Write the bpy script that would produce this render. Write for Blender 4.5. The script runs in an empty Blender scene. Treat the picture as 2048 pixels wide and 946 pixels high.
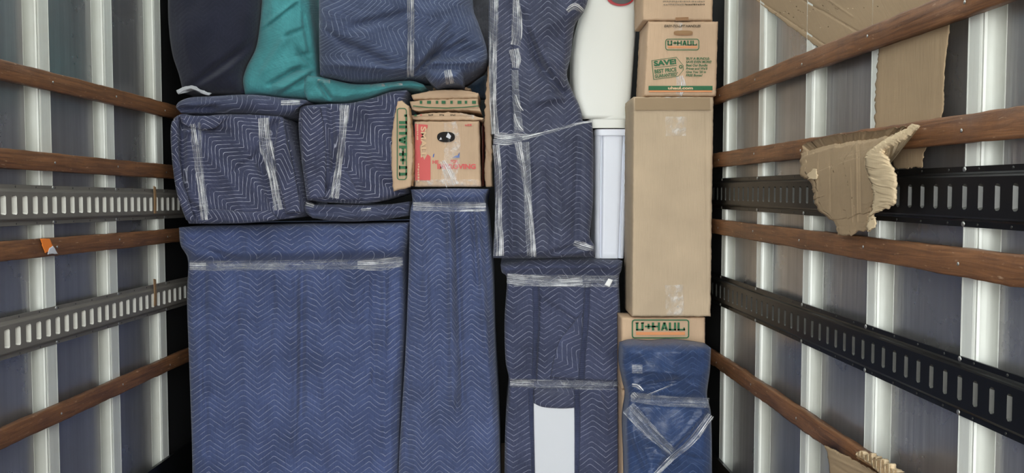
import bpy, bmesh, math, random
from mathutils import Vector, noise
from mathutils.bvhtree import BVHTree
random.seed(4)
S = bpy.context.scene
COL = S.collection
PI = math.pi

# ------------------------------------------------------------------ camera
F, CX, CY = 1700.0, 1024.0, 473.0
EYE = 1.40
TH = math.atan(82 / F)
cam_d = bpy.data.cameras.new('camera'); cam = bpy.data.objects.new('camera', cam_d); COL.objects.link(cam)
cam.location = (0, 0, EYE); cam.rotation_euler = (PI / 2 - TH, 0, 0)
cam_d.sensor_width = 36; cam_d.lens = F * 36 / 2048; cam_d.clip_start = .05
S.camera = cam
# ------------------------------------------------------------------ daylight through the open rear of the truck
S.view_settings.view_transform = 'Standard'; S.view_settings.look = 'None'
S.view_settings.exposure = 0.72; S.view_settings.gamma = 1; S.view_settings.use_curve_mapping = False
W = bpy.data.worlds.new('daylight'); S.world = W; W.use_nodes = True
bg = W.node_tree.nodes['Background']; bg.inputs[0].default_value = (.93, .97, 1.0, 1); bg.inputs[1].default_value = 6.5
# overcast sky: brighter overhead than at the horizon
_t = W.node_tree; _g = _t.nodes.new('ShaderNodeTexCoord'); _s = _t.nodes.new('ShaderNodeSeparateXYZ'); _r = _t.nodes.new('ShaderNodeValToRGB')
_t.links.new(_g.outputs['Generated'], _s.inputs[0]); _t.links.new(_s.outputs[2], _r.inputs[0]); _t.links.new(_r.outputs[0], bg.inputs[0])
_r.color_ramp.elements[0].position = 0; _r.color_ramp.elements[0].color = (.55, .57, .58, 1)
_q = _t.nodes.new('ShaderNodeMapRange'); _q.inputs[1].default_value = -1; _q.inputs[2].default_value = 1; _q.inputs[3].default_value = 10.5; _q.inputs[4].default_value = 3.0
_t.links.new(_s.outputs[0], _q.inputs[0]); _t.links.new(_q.outputs[0], bg.inputs[1])          # brighter sky on the left of the truck
_r.color_ramp.elements[1].position = .5; _r.color_ramp.elements[1].color = (.93, .97, 1.0, 1)
S.cycles.max_bounces = 8; S.cycles.transparent_max_bounces = 16

# ------------------------------------------------------------------ helpers
def lin(c):
    def f(x):
        x /= 255.0
        return x / 12.92 if x <= .04045 else ((x + .055) / 1.055) ** 2.4
    return (f(c[0]), f(c[1]), f(c[2]), 1)

def ray(px, py):
    a = (px - CX) / F; b = -(py - CY) / F
    return Vector((a, math.cos(TH) + b * math.sin(TH), b * math.cos(TH) - math.sin(TH)))

def P(px, py, Y):
    d = ray(px, py); t = Y / d.y
    return Vector((d.x * t, Y, EYE + d.z * t))

WL = {1: .97, -1: 1.47}
_d = ray(937, 381); DR = _d / _d.y
_d = ray(1060, 402); DL = _d / _d.y
DD = {1: DR, -1: DL}
def wp(side, y, h, p=0.0):                       # point on a side wall: y along the truck, h above the eye, p towards the inside
    v = DD[side] * y
    return Vector((side * (WL[side] - p) + v.x, y, EYE + h + v.z))
def WP(side, px, py, p=0.0):                     # where the sight line meets the side wall
    d = ray(px, py); D = DD[side]
    t = side * (WL[side] - p) / (d.x - D.x * d.y)
    return Vector((d.x * t, d.y * t, EYE + d.z * t))

def thing(name, label, cat, loc=(0, 0, 0), group=None):
    o = bpy.data.objects.new(name, None); COL.objects.link(o); o.location = loc; o.empty_display_size = .1
    o['label'] = label; o['category'] = cat
    if group: o['group'] = group
    return o

def mesh(name, vs, fs, mats, parent=None, uvs=None, smooth=True, fmat=None):
    off = Vector(parent['_w']) if parent is not None and '_w' in parent else (Vector(parent.location) if parent is not None else Vector((0, 0, 0)))
    me = bpy.data.meshes.new(name)
    me.from_pydata([tuple(Vector(v) - off) for v in vs], [], fs)
    if not isinstance(mats, (list, tuple)): mats = [mats]
    for m in mats: me.materials.append(m)
    if uvs is not None:
        l = me.uv_layers.new(name='UVMap')
        for lp in me.loops: l.data[lp.index].uv = uvs[lp.vertex_index]
    for i, p in enumerate(me.polygons):
        p.use_smooth = smooth
        if fmat: p.material_index = fmat[i]
    me.validate(); me.update()
    o = bpy.data.objects.new(name, me); COL.objects.link(o)
    if parent is not None: o.parent = parent
    return o

def structure(o, kind='structure'):
    o['kind'] = kind; return o

def poly(pts, t):
    """point on a polyline at parameter t (0..1 by arc length), smoothed"""
    n = len(pts)
    if n == 1: return pts[0]
    key = tuple(pts)
    c = poly.cache.get(key)
    if c is None:
        # Catmull-Rom resample
        fine = []
        for i in range(n - 1):
            p0 = pts[max(i - 1, 0)]; p1 = pts[i]; p2 = pts[i + 1]; p3 = pts[min(i + 2, n - 1)]
            for k in range(10):
                s = k / 10
                fine.append(tuple(.5 * (2 * p1[j] + (p2[j] - p0[j]) * s + (2 * p0[j] - 5 * p1[j] + 4 * p2[j] - p3[j]) * s * s
                            + (3 * p1[j] - p0[j] - 3 * p2[j] + p3[j]) * s ** 3) for j in (0, 1)))
        fine.append(pts[-1])
        L = [0]
        for a, b in zip(fine, fine[1:]): L.append(L[-1] + math.hypot(b[0] - a[0], b[1] - a[1]))
        c = (fine, L); poly.cache[key] = c
    fine, L = c
    d = t * L[-1]
    lo_, hi = 0, len(L) - 1
    while hi - lo_ > 1:
        m = (lo_ + hi) // 2
        if L[m] <= d: lo_ = m
        else: hi = m
    s = (d - L[lo_]) / max(L[hi] - L[lo_], 1e-9)
    a, b = fine[lo_], fine[hi]
    return (a[0] + (b[0] - a[0]) * s, a[1] + (b[1] - a[1]) * s)
poly.cache = {}

def crease_h(cr, x, y):
    h = 0
    for c in cr:
        k, x0, y0, x1, y1, w, amp = c[:7]
        dx, dy = x1 - x0, y1 - y0; L = math.hypot(dx, dy); dx /= L; dy /= L
        s = (x - x0) * dx + (y - y0) * dy
        sd = -(x - x0) * dy + (y - y0) * dx
        e = 0 if 0 <= s <= L else (-s if s < 0 else s - L)
        if e > 60: continue
        win = math.exp(-(e / (w * 2 + 4)) ** 2)
        if k == 'g':
            if abs(sd) > w * 3: continue
            h += amp * win * math.exp(-(sd / w) ** 2)
        else:                                    # 's' a folded edge: one side stands proud
            fall = c[7] if len(c) > 7 else 60
            q = max(-30, min(30, sd / w))
            h += amp * win / (1 + math.exp(-q)) * math.exp(-abs(sd) / fall)
    return h

def wrap(name, parent, mat, L, R, T=None, B=None, Y=3.4, th=.4, r=.03, bulge=0.0, nz=(.004, 9, 9), fold=None, creases=(),
         rot=0.0, uvw=(0.0, 3.0), res=4.0, side=0, jag=0.0, seed=0, uvs=(0, 0), prof=None, back=None):
    """closed solid with a soft front face, laid out by its four front edges; depth is real"""
    if T is None: T = [L[0], R[0]]
    if B is None: B = [L[-1], R[-1]]
    L = [tuple(map(float, p)) for p in L]; R = [tuple(map(float, p)) for p in R]
    T = [L[0]] + [tuple(map(float, p)) for p in T[1:-1]] + [R[0]] if len(T) > 2 else [L[0], R[0]]
    B = [L[-1]] + [tuple(map(float, p)) for p in B[1:-1]] + [R[-1]] if len(B) > 2 else [L[-1], R[-1]]
    def plen(q): return sum(math.hypot(b[0] - a[0], b[1] - a[1]) for a, b in zip(q, q[1:]))
    nu = max(6, int(max(plen(T), plen(B)) / res)); nv = max(6, int(max(plen(L), plen(R)) / res))
    c00, c10, c01, c11 = L[0], R[0], L[-1], R[-1]
    sc = Y / F                                   # metres per pixel there
    if side: sc = 2.1 / F
    vs, uv = [], []
    cr_, sr_ = math.cos(math.radians(rot)), math.sin(math.radians(rot))
    # edge parameters cluster near the borders so the rounded rim stays crisp
    def dist(n):
        a = []
        for i in range(n + 1):
            t = i / n
            a.append(t)
        return a
    US, VS = dist(nu), dist(nv)
    topL = [poly(T, u) for u in US]; botL = [poly(B, u) for u in US]
    lefL = [poly(L, v) for v in VS]; rigL = [poly(R, v) for v in VS]
    if jag:
        def jg(a, k):
            return [(x + jag * noise.noise(Vector((x * .11, y * .11, k + seed))) + jag * .6 * noise.noise(Vector((x * .35, y * .35, k + 9 + seed))),
                     y + jag * noise.noise(Vector((x * .11, y * .11, k + 4 + seed))) + jag * .6 * noise.noise(Vector((x * .35, y * .35, k + 14 + seed)))) for x, y in a]
        topL, botL, lefL, rigL = jg(topL, 0), jg(botL, 0), jg(lefL, 0), jg(rigL, 0)
        c00, c10, c01, c11 = topL[0], topL[-1], botL[0], botL[-1]
    depths = {}
    for j, v in enumerate(VS):
        for i, u in enumerate(US):
            t, b, l, q = topL[i], botL[i], lefL[j], rigL[j]
            p = []
            for k in (0, 1):
                p.append((1 - v) * t[k] + v * b[k] + (1 - u) * l[k] + u * q[k]
                         - ((1 - u) * (1 - v) * c00[k] + u * (1 - v) * c10[k] + (1 - u) * v * c01[k] + u * v * c11[k]))
            x, y = p
            # distance from the borders in metres
            wu = math.hypot(q[0] - l[0], q[1] - l[1]) * sc; hv = math.hypot(b[0] - t[0], b[1] - t[1]) * sc
            de = min(u * wu, (1 - u) * wu); dv = min(v * hv, (1 - v) * hv)
            def rnd(d):
                if d >= r: return 0.0
                return r - math.sqrt(max(r * r - (r - d) ** 2, 0))
            dep = min(rnd(de) + rnd(dv), r)
            k_in = min(1, min(de, dv) / max(r, .004))
            X, Z = x * sc, y * sc
            hh = bulge * (math.sin(PI * u) * math.sin(PI * v)) ** .6
            hh += nz[0] * noise.noise(Vector((X * nz[1], Z * nz[2], seed * 3.7)))
            hh += nz[0] * .4 * noise.noise(Vector((X * nz[1] * 2.7, Z * nz[2] * 2.7, seed * 3.7 + 5)))
            if fold:
                amp, fx, fz, ang = fold
                ca, sa = math.cos(math.radians(ang)), math.sin(math.radians(ang))
                a_, b_ = X * ca - Z * sa, X * sa + Z * ca
                w_ = .25 * noise.noise(Vector((X * 3, Z * 3, seed + 20)))
                n_ = noise.noise(Vector((a_ * fx + w_, b_ * fz + w_, seed * 1.3 + 50)))
                hh += amp * (1 - min(1, abs(n_) * 3.2))
            hh += crease_h(creases, x, y) * (1 if side else 1.8)
            if prof: hh += prof(u, v, x, y)
            dep -= hh * k_in
            if side: w3 = WP(side, x, y, Y - dep)
            else: w3 = P(x, y, Y + dep)
            vs.append(w3)
            wx = uvw[0] * noise.noise(Vector((X * uvw[1], Z * uvw[1], seed + 77))); wy = uvw[0] * noise.noise(Vector((X * uvw[1], Z * uvw[1], seed + 177)))
            a_, b_ = X + wx + uvs[0] - hh * .5, Z + wy + uvs[1] + hh * .3
            uv.append((a_ * cr_ - b_ * sr_, a_ * sr_ + b_ * cr_))
    N = nu + 1
    fs = [(j * N + i, j * N + i + 1, (j + 1) * N + i + 1, (j + 1) * N + i) for j in range(nv) for i in range(nu)]
    fs = [tuple(reversed(f)) for f in fs]
    nfront = len(vs)
    front = (list(vs), [tuple(f) for f in fs])
    ring = [i for i in range(N)] + [j * N + nu for j in range(1, nv + 1)] + [nv * N + i for i in range(nu - 1, -1, -1)] + [j * N for j in range(nv - 1, 0, -1)]
    bv = Vector((side * 1.0, 0, 0)) if side else Vector((0, 1, 0))
    steps = 3 if th > .1 else 1
    prev = ring
    if not side:
        ymax = Y + th
    for s in range(1, steps + 1):
        cur = []
        for q_ in ring:
            base = vs[q_]
            if side: nvv = base + bv * (th * s / steps)
            else: nvv = Vector((base.x, base.y + (max(ymax, base.y + .002) - base.y) * s / steps, base.z))
            cur.append(len(vs)); vs.append(nvv)
            dd = th * s / steps
            uv.append((uv[q_][0] + dd * .7, uv[q_][1] + dd * .7))
        m = len(ring)
        for i in range(m):
            fs.append((prev[i], prev[(i + 1) % m], cur[(i + 1) % m], cur[i]))
        prev = cur
    # back face as a fan
    cidx = len(vs); c = Vector((0, 0, 0))
    for q_ in prev: c += vs[q_]
    vs.append(c / len(prev)); uv.append(uv[0])
    m = len(prev)
    for i in range(m): fs.append((prev[i], prev[(i + 1) % m], cidx))
    if side == -1: fs = [tuple(reversed(f)) for f in fs]
    o = mesh(name, vs, fs, mat, parent, uv)
    off = Vector(parent.location) if parent is not None else Vector((0, 0, 0))
    o['_n'] = 0; del o['_n']
    FRONTS[o.name] = front
    return o
FRONTS = {}
def bvh(*objs):
    V, Fc = [], []
    for o in objs:
        v, f = FRONTS[o.name]; n = len(V)
        V += v; Fc += [tuple(i + n for i in q) for q in f]
    return BVHTree.FromPolygons(V, Fc)

def film(name, parent, mat, tree, pts, w, Y=3.4, off=.003, seed=0, lab=None, amp=.0015):
    """clear tape / stretch film laid on the surface below it; w in pixels (number or list per point)"""
    pts = [tuple(map(float, p)) for p in pts]
    if not isinstance(w, (list, tuple)): w = [w] * len(pts)
    L = sum(math.hypot(b[0] - a[0], b[1] - a[1]) for a, b in zip(pts, pts[1:]))
    n = max(6, int(L / 3)); mW = max(4, int(max(w) / 2.5))
    vs, uv = [], []
    eye = Vector((0, 0, EYE)); last = Y
    for i in range(n + 1):
        t = i / n; x, y = poly(pts, t); x2, y2 = poly(pts, min(1, t + .02)); x1, y1 = poly(pts, max(0, t - .02))
        tx, ty = x2 - x1, y2 - y1; l = math.hypot(tx, ty); tx /= l; ty /= l
        k = t * (len(w) - 1); a = int(k); ww = w[a] + (w[min(a + 1, len(w) - 1)] - w[a]) * (k - a)
        ww *= 1 + .12 * noise.noise(Vector((i * .25, seed * 5.1, 0)))
        for j in range(mW + 1):
            s = j / mW - .5
            qx, qy = x - ty * s * ww, y + tx * s * ww
            d = ray(qx, qy).normalized()
            hit = tree.ray_cast(eye, d)
            if hit[0] is not None: last = hit[0].y
            yy = last - off - amp * (noise.noise(Vector((i * .12, j * 1.1, seed * 2.3))) + .5)
            vs.append(P(qx, qy, yy)); uv.append((t * L * Y / F, s * ww * Y / F))
    M = mW + 1
    fs = [(i * M + j, i * M + j + 1, (i + 1) * M + j + 1, (i + 1) * M + j) for i in range(n) for j in range(mW)]
    o = mesh(name, vs, fs, mat, parent, uv)
    if lab: o['label'] = lab
    return o

# ------------------------------------------------------------------ materials
def nt(name):
    m = bpy.data.materials.new(name); m.use_nodes = True
    t = m.node_tree; b = t.nodes['Principled BSDF']
    return m, t, b
def N(t, k, **kw):
    n = t.nodes.new(k)
    for a, v in kw.items():
        if a.startswith('i_'): n.inputs[int(a[2:])].default_value = v
        else: setattr(n, a, v)
    return n
def math_(t, op, a, b=None, clamp=False):
    n = t.nodes.new('ShaderNodeMath'); n.operation = op; n.use_clamp = clamp
    for i, v in enumerate((a, b)):
        if v is None: continue
        if isinstance(v, (int, float)): n.inputs[i].default_value = v
        else: t.links.new(v, n.inputs[i])
    return n.outputs[0]
def mix(t, f, a, b):
    n = t.nodes.new('ShaderNodeMix'); n.data_type = 'RGBA'
    if isinstance(f, (int, float)): n.inputs[0].default_value = f
    else: t.links.new(f, n.inputs[0])
    for i, v in ((6, a), (7, b)):
        if isinstance(v, tuple): n.inputs[i].default_value = v
        else: t.links.new(v, n.inputs[i])
    return n.outputs[2]
def nse(t, vec, scale, detail=3, rough=.5, dist=0):
    n = t.nodes.new('ShaderNodeTexNoise'); n.inputs['Scale'].default_value = scale
    n.inputs['Detail'].default_value = detail; n.inputs['Roughness'].default_value = rough; n.inputs['Distortion'].default_value = dist
    if vec is not None: t.links.new(vec, n.inputs['Vector'])
    return n.outputs['Fac']
def mapv(t, src, scale=(1, 1, 1), rot=(0, 0, 0)):
    n = t.nodes.new('ShaderNodeMapping'); n.inputs['Scale'].default_value = scale; n.inputs['Rotation'].default_value = rot
    t.links.new(src, n.inputs['Vector']); return n.outputs[0]
def ramp(t, f, a, b, lo_=0, hi=1):
    n = t.nodes.new('ShaderNodeMapRange'); n.inputs[1].default_value = a; n.inputs[2].default_value = b
    n.inputs[3].default_value = lo_; n.inputs[4].default_value = hi; t.links.new(f, n.inputs[0]); return n.outputs[0]

def quilt(name, base, line, period=.128, amp=.044, space=.022, lw=.0011, strength=.75, coat=0.0, bump=.75, sheen=.15, rough=.85):
    """moving-blanket cloth: woven ground with zigzag stitching and puffed rows between the stitches"""
    m, t, b = nt(name)
    tc = N(t, 'ShaderNodeTexCoord'); uvo = tc.outputs['UV']
    w1 = nse(t, uvo, 7, 2); w2 = nse(t, uvo, 40, 2)
    sp = N(t, 'ShaderNodeSeparateXYZ'); t.links.new(uvo, sp.inputs[0])
    u = math_(t, 'ADD', sp.outputs[0], math_(t, 'MULTIPLY', math_(t, 'SUBTRACT', w1, .5), .014))
    v = math_(t, 'ADD', sp.outputs[1], math_(t, 'ADD', math_(t, 'MULTIPLY', math_(t, 'SUBTRACT', w1, .5), .012), math_(t, 'MULTIPLY', math_(t, 'SUBTRACT', w2, .5), .0035)))
    tri = math_(t, 'PINGPONG', u, period / 2)                       # 0..period/2
    tri = math_(t, 'SMOOTH_MIN', tri, period / 2 - .004); t.nodes[-1].inputs[2].default_value = .006
    vv = math_(t, 'ADD', v, math_(t, 'MULTIPLY', tri, amp / (period / 2)))
    pp = math_(t, 'PINGPONG', vv, space / 2)                        # 0 at a stitch
    mask = ramp(t, pp, lw * .45, lw * 1.25, 1, 0)
    brk = nse(t, uvo, 22, 3, .6)
    mask2 = math_(t, 'MULTIPLY', mask, ramp(t, brk, .38, .56, .12, 1))
    n1 = nse(t, uvo, 6, 4); n2 = nse(t, mapv(t, uvo, (160, 40, 1)), 1, 3)
    dk = tuple(c * .72 for c in base[:3]) + (1,); br = tuple(min(1, c * 1.25) for c in base[:3]) + (1,)
    c = mix(t, ramp(t, n1, .3, .7), dk, br)
    c = mix(t, ramp(t, n2, .35, .7, 0, .35), c, tuple(x * .55 for x in base[:3]) + (1,))
    c = mix(t, math_(t, 'MULTIPLY', mask2, strength), c, line)
    t.links.new(c, b.inputs['Base Color'])
    b.inputs['Roughness'].default_value = rough; b.inputs['Specular IOR Level'].default_value = .25
    b.inputs['Sheen Weight'].default_value = sheen; b.inputs['Sheen Roughness'].default_value = .6; b.inputs['Sheen Tint'].default_value = (.9, .92, 1, 1)
    if coat:
        b.inputs['Coat Weight'].default_value = coat; b.inputs['Coat Roughness'].default_value = .2
    puff = math_(t, 'POWER', math_(t, 'MULTIPLY', pp, 2 / space), .5)
    fine = nse(t, mapv(t, uvo, (90, 14, 1)), 1, 3, .6); mid = nse(t, uvo, 24, 3, .55)
    hgt = math_(t, 'ADD', math_(t, 'MULTIPLY', puff, .0018), math_(t, 'ADD', math_(t, 'MULTIPLY', fine, .006), math_(t, 'MULTIPLY', mid, .006)))
    bp = N(t, 'ShaderNodeBump'); bp.inputs['Strength'].default_value = bump; bp.inputs['Distance'].default_value = 1
    t.links.new(hgt, bp.inputs['Height']); t.links.new(bp.outputs[0], b.inputs['Normal'])
    if coat:
        b2 = N(t, 'ShaderNodeBump'); b2.inputs['Strength'].default_value = .6; b2.inputs['Distance'].default_value = .01
        t.links.new(nse(t, mapv(t, uvo, (9, 30, 1), (0, 0, .5)), 1, 4, .6, 1.5), b2.inputs['Height']); t.links.new(b2.outputs[0], b.inputs['Coat Normal'])
    return m

NAVY = lin((65, 70, 95)); BLUE = lin((70, 82, 120)); LINE = lin((168, 172, 190))
M = {}
M['navy'] = quilt('quilted navy cloth', NAVY, LINE)
M['blue'] = quilt('quilted blue cloth', BLUE, LINE, strength=.8, amp=.044)
M['blue2'] = quilt('quilted blue cloth steep zigzag', lin((70, 81, 116)), LINE, strength=.8, amp=.056, space=.020)
M['navy_box'] = quilt('quilted navy cloth crisp stitching', lin((65, 69, 94)), lin((196, 198, 214)), period=.13, amp=.065, space=.021, strength=.95)
M['slate'] = quilt('quilted slate blue cloth', lin((70, 80, 108)), lin((156, 166, 186)), period=.16, amp=.07, space=.019, strength=.65)
M['film_blue'] = quilt('quilted blue cloth under stretch film', lin((40, 60, 98)), lin((94, 112, 148)), strength=.6, coat=.4, period=.16, amp=.05)
M['film_navy'] = quilt('quilted navy cloth under stretch film', lin((62, 66, 88)), LINE, strength=.7, coat=.12, period=.14, amp=.055)
M['dark'] = quilt('plain dark navy cloth', lin((32, 34, 50)), lin((54, 58, 76)), strength=.22, space=.019, period=.1, bump=.3)
M['teal'] = quilt('teal cloth', lin((72, 146, 150)), lin((52, 116, 124)), strength=.25, space=.012, period=.3, amp=.1, lw=.0008, bump=.35)
M['hem'] = quilt('navy binding tape', lin((54, 60, 86)), lin((70, 78, 104)), strength=.3, space=.008, amp=0.0001, lw=.0008)
M['grey'] = quilt('grey felt', lin((92, 92, 98)), lin((110, 110, 116)), strength=.2)
M['denim'] = quilt('denim blue cloth', lin((42, 62, 84)), lin((52, 78, 98)), strength=.2)

def plain(name, c, rough=.5, metal=0, spec=.5, bumps=None, var=0.0, vs_=8):
    m, t, b = nt(name)
    b.inputs['Base Color'].default_value = c; b.inputs['Roughness'].default_value = rough
    b.inputs['Metallic'].default_value = metal; b.inputs['Specular IOR Level'].default_value = spec
    tc = N(t, 'ShaderNodeTexCoord')
    n = nse(t, tc.outputs['Object'], vs_, 4)
    if var:
        t.links.new(mix(t, n, tuple(x * (1 - var) for x in c[:3]) + (1,), tuple(min(1, x * (1 + var)) for x in c[:3]) + (1,)), b.inputs['Base Color'])
    if bumps:
        bp = N(t, 'ShaderNodeBump'); bp.inputs['Strength'].default_value = bumps[0]; bp.inputs['Distance'].default_value = .004
        t.links.new(nse(t, tc.outputs['Object'], bumps[1], 4), bp.inputs['Height']); t.links.new(bp.outputs[0], b.inputs['Normal'])
    return m

def cardboard(name, c, var=.10, flute=(1, 0)):
    m, t, b = nt(name)
    tc = N(t, 'ShaderNodeTexCoord'); uvo = tc.outputs['UV']
    n1 = nse(t, uvo, 5, 4); n2 = nse(t, mapv(t, uvo, (300, 12, 1) if flute[0] else (12, 300, 1)), 1, 2); n3 = nse(t, uvo, 300, 2)
    c1 = mix(t, ramp(t, n1, .3, .7), tuple(x * (1 - var) for x in c[:3]) + (1,), tuple(min(1, x * (1 + var)) for x in c[:3]) + (1,))
    c1 = mix(t, ramp(t, n2, .4, .8, 0, .18), c1, tuple(x * .7 for x in c[:3]) + (1,))
    c1 = mix(t, ramp(t, n3, .6, .75, 0, .12), c1, tuple(x * .5 for x in c[:3]) + (1,))
    t.links.new(c1, b.inputs['Base Color']); b.inputs['Roughness'].default_value = .72; b.inputs['Specular IOR Level'].default_value = .3
    bp = N(t, 'ShaderNodeBump'); bp.inputs['Strength'].default_value = .35; bp.inputs['Distance'].default_value = .002
    t.links.new(math_(t, 'ADD', n2, n1), bp.inputs['Height']); t.links.new(bp.outputs[0], b.inputs['Normal'])
    return m
M['card'] = cardboard('kraft cardboard', lin((200, 170, 140)))
M['card_tall'] = cardboard('pale kraft cardboard', lin((194, 172, 144)))
M['card_torn'] = cardboard('torn brown cardboard', lin((160, 137, 108)))
M['card_liner'] = cardboard('torn open cardboard liner', lin((206, 184, 150)), .15)
M['card_dark'] = cardboard('brown cardboard', lin((158, 124, 88)))
M['green'] = plain('green print', lin((44, 104, 66)), .7)
M['dkprint'] = plain('dark print', lin((74, 64, 46)), .7)
M['greyprint'] = plain('grey print', lin((140, 124, 104)), .7)
M['orange'] = plain('orange print', lin((226, 150, 98)), .7)
M['redprint'] = plain('red print', lin((214, 96, 92)), .7)
M['cardprint'] = plain('unprinted cardboard lettering', lin((222, 188, 150)), .7)
M['blueprint'] = plain('blue print', lin((62, 96, 170)), .7)
M['hole'] = plain('painted dark of a hole', lin((26, 22, 20)), .9)  # flat dark ovals stand for the shade inside holes
M['flap'] = plain('darker cardboard brown', lin((150, 112, 78)), .8)
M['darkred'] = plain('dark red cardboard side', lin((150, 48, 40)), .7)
M['white'] = plain('white plastic', lin((230, 230, 222)), .34, var=.02)
M['white2'] = plain('bluish white plastic', lin((228, 231, 240)), .3, var=.02)
M['panel'] = plain('white painted panel', lin((214, 216, 220)), .35, var=.03)
M['red'] = plain('red plastic', lin((176, 24, 34)), .35)
M['dgrey'] = plain('dark grey plastic', lin((74, 72, 68)), .4)
M['label'] = plain('white paper label', lin((240, 240, 238)), .6)
M['otape'] = plain('orange tape', lin((240, 132, 48)), .5)
M['gtape'] = plain('pale tape', lin((205, 205, 210)), .5)
M['strap'] = plain('pale grey webbing', lin((176, 178, 182)), .8, var=.25, vs_=60)
M['black'] = plain('black paint', lin((14, 14, 14)), .34, .0, .3, var=.2)
M['blackpost'] = plain('dull black front end', lin((26, 26, 26)), .6, var=.2)
M['etrack_grey'] = plain('steel with grey reflection tone', lin((112, 107, 100)), .5, .1, .5, bumps=(.1, 30), var=.2, vs_=10)  # grey base stands for the grazing reflection on the left rails
M['slot_steel'] = plain('worn bare steel', lin((222, 220, 210)), .4, .1, var=.15, vs_=30)  # pale tone also carries the daylight that the bent lips catch
M['slot_dark'] = plain('worn dark steel', lin((66, 66, 62)), .3, .4, var=.3, vs_=30)
M['bolt'] = plain('zinc bolt', lin((190, 190, 186)), .3, .9)
M['rust'] = plain('rusty strap', lin((150, 118, 84)), .7, .2, var=.4, vs_=60)
M['rivet_dark'] = plain('painted rivet', lin((70, 70, 68)), .3, .6)

def sheet_metal(name, c, metal, rough, streak=.2):
    m, t, b = nt(name)
    tc = N(t, 'ShaderNodeTexCoord'); o = tc.outputs['Object']
    n1 = nse(t, mapv(t, o, (30, 30, .8)), 1, 5, .65); n2 = nse(t, o, 3.0, 5, .6); n3 = nse(t, mapv(t, o, (60, 60, 3)), 1, 3)
    c1 = mix(t, ramp(t, n1, .3, .7), tuple(x * (1 - streak) for x in c[:3]) + (1,), c)
    c1 = mix(t, ramp(t, n2, .42, .68, 0, .35), c1, tuple(x * y for x, y in zip(c[:3], (.66, .60, .52))) + (1,))
    t.links.new(c1, b.inputs['Base Color']); b.inputs['Metallic'].default_value = metal
    t.links.new(ramp(t, n2, .3, .7, rough * .8, rough * 1.35), b.inputs['Roughness'])
    bp = N(t, 'ShaderNodeBump'); bp.inputs['Strength'].default_value = .25; bp.inputs['Distance'].default_value = .004
    t.links.new(math_(t, 'ADD', n3, math_(t, 'MULTIPLY', n2, .35)), bp.inputs['Height']); t.links.new(bp.outputs[0], b.inputs['Normal'])
    return m
M['wall'] = sheet_metal('aluminium wall sheet', lin((176, 174, 174)), .78, .29, .22)
M['flank'] = sheet_metal('darker flank of a wall post', lin((188, 190, 181)), .2, .45, .15)  # post metal in a darker tone than its face
M['post'] = sheet_metal('galvanised wall post', lin((228, 230, 222)), .2, .38, .12)

def wood():
    m, t, b = nt('worn red brown wood')
    tc = N(t, 'ShaderNodeTexCoord'); o = tc.outputs['UV']
    g = nse(t, mapv(t, o, (4, 90, 1)), 1, 6, .65, 1.2); n = nse(t, o, 9, 5, .7); s = nse(t, mapv(t, o, (30, 120, 1)), 1, 2)
    c = mix(t, ramp(t, g, .3, .7), lin((82, 53, 33)), lin((140, 95, 60)))
    c = mix(t, ramp(t, n, .5, .75, 0, .6), c, lin((84, 56, 42)))
    c = mix(t, ramp(t, s, .66, .76, 0, .6), c, lin((190, 160, 130)))
    t.links.new(c, b.inputs['Base Color']); b.inputs['Roughness'].default_value = .5
    bp = N(t, 'ShaderNodeBump'); bp.inputs['Strength'].default_value = .4; bp.inputs['Distance'].default_value = .003
    t.links.new(math_(t, 'ADD', g, n), bp.inputs['Height']); t.links.new(bp.outputs[0], b.inputs['Normal'])
    return m
M['wood'] = wood()

def clear_film(name, lo_, hi, tint=(.86, .88, .92, 1), sx=7, sy=330, rg=(.38, .68)):
    m, t, b = nt(name)
    tc = N(t, 'ShaderNodeTexCoord'); o = tc.outputs['UV']
    s1 = nse(t, mapv(t, o, (sx, sy, 1)), 1, 3, .6, .6); s2 = nse(t, o, 26, 3, .6)
    a = math_(t, 'MULTIPLY', ramp(t, s1, *rg, lo_, hi), ramp(t, s2, .3, .62, .45, 1.15), clamp=True)  # whitish streaks: milky layers, and highlights put into the opacity
    b.inputs['Base Color'].default_value = tint; b.inputs['Roughness'].default_value = .16
    b.inputs['Specular IOR Level'].default_value = .9
    t.links.new(a, b.inputs['Alpha'])
    bp = N(t, 'ShaderNodeBump'); bp.inputs['Strength'].default_value = 1; bp.inputs['Distance'].default_value = .006
    t.links.new(math_(t, 'ADD', s1, math_(t, 'MULTIPLY', s2, 1.4)), bp.inputs['Height']); t.links.new(bp.outputs[0], b.inputs['Normal'])
    return m
M['film'] = clear_film('crumpled clear tape', .10, 1.0, (.97, .97, .98, 1), 6, 230, (.46, .64))
M['film_soft'] = clear_film('smooth clear tape', .08, .45)
M['film_box'] = clear_film('clear parcel tape on cardboard', .03, .38, (.9, .88, .84, 1), 30, 40)

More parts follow.
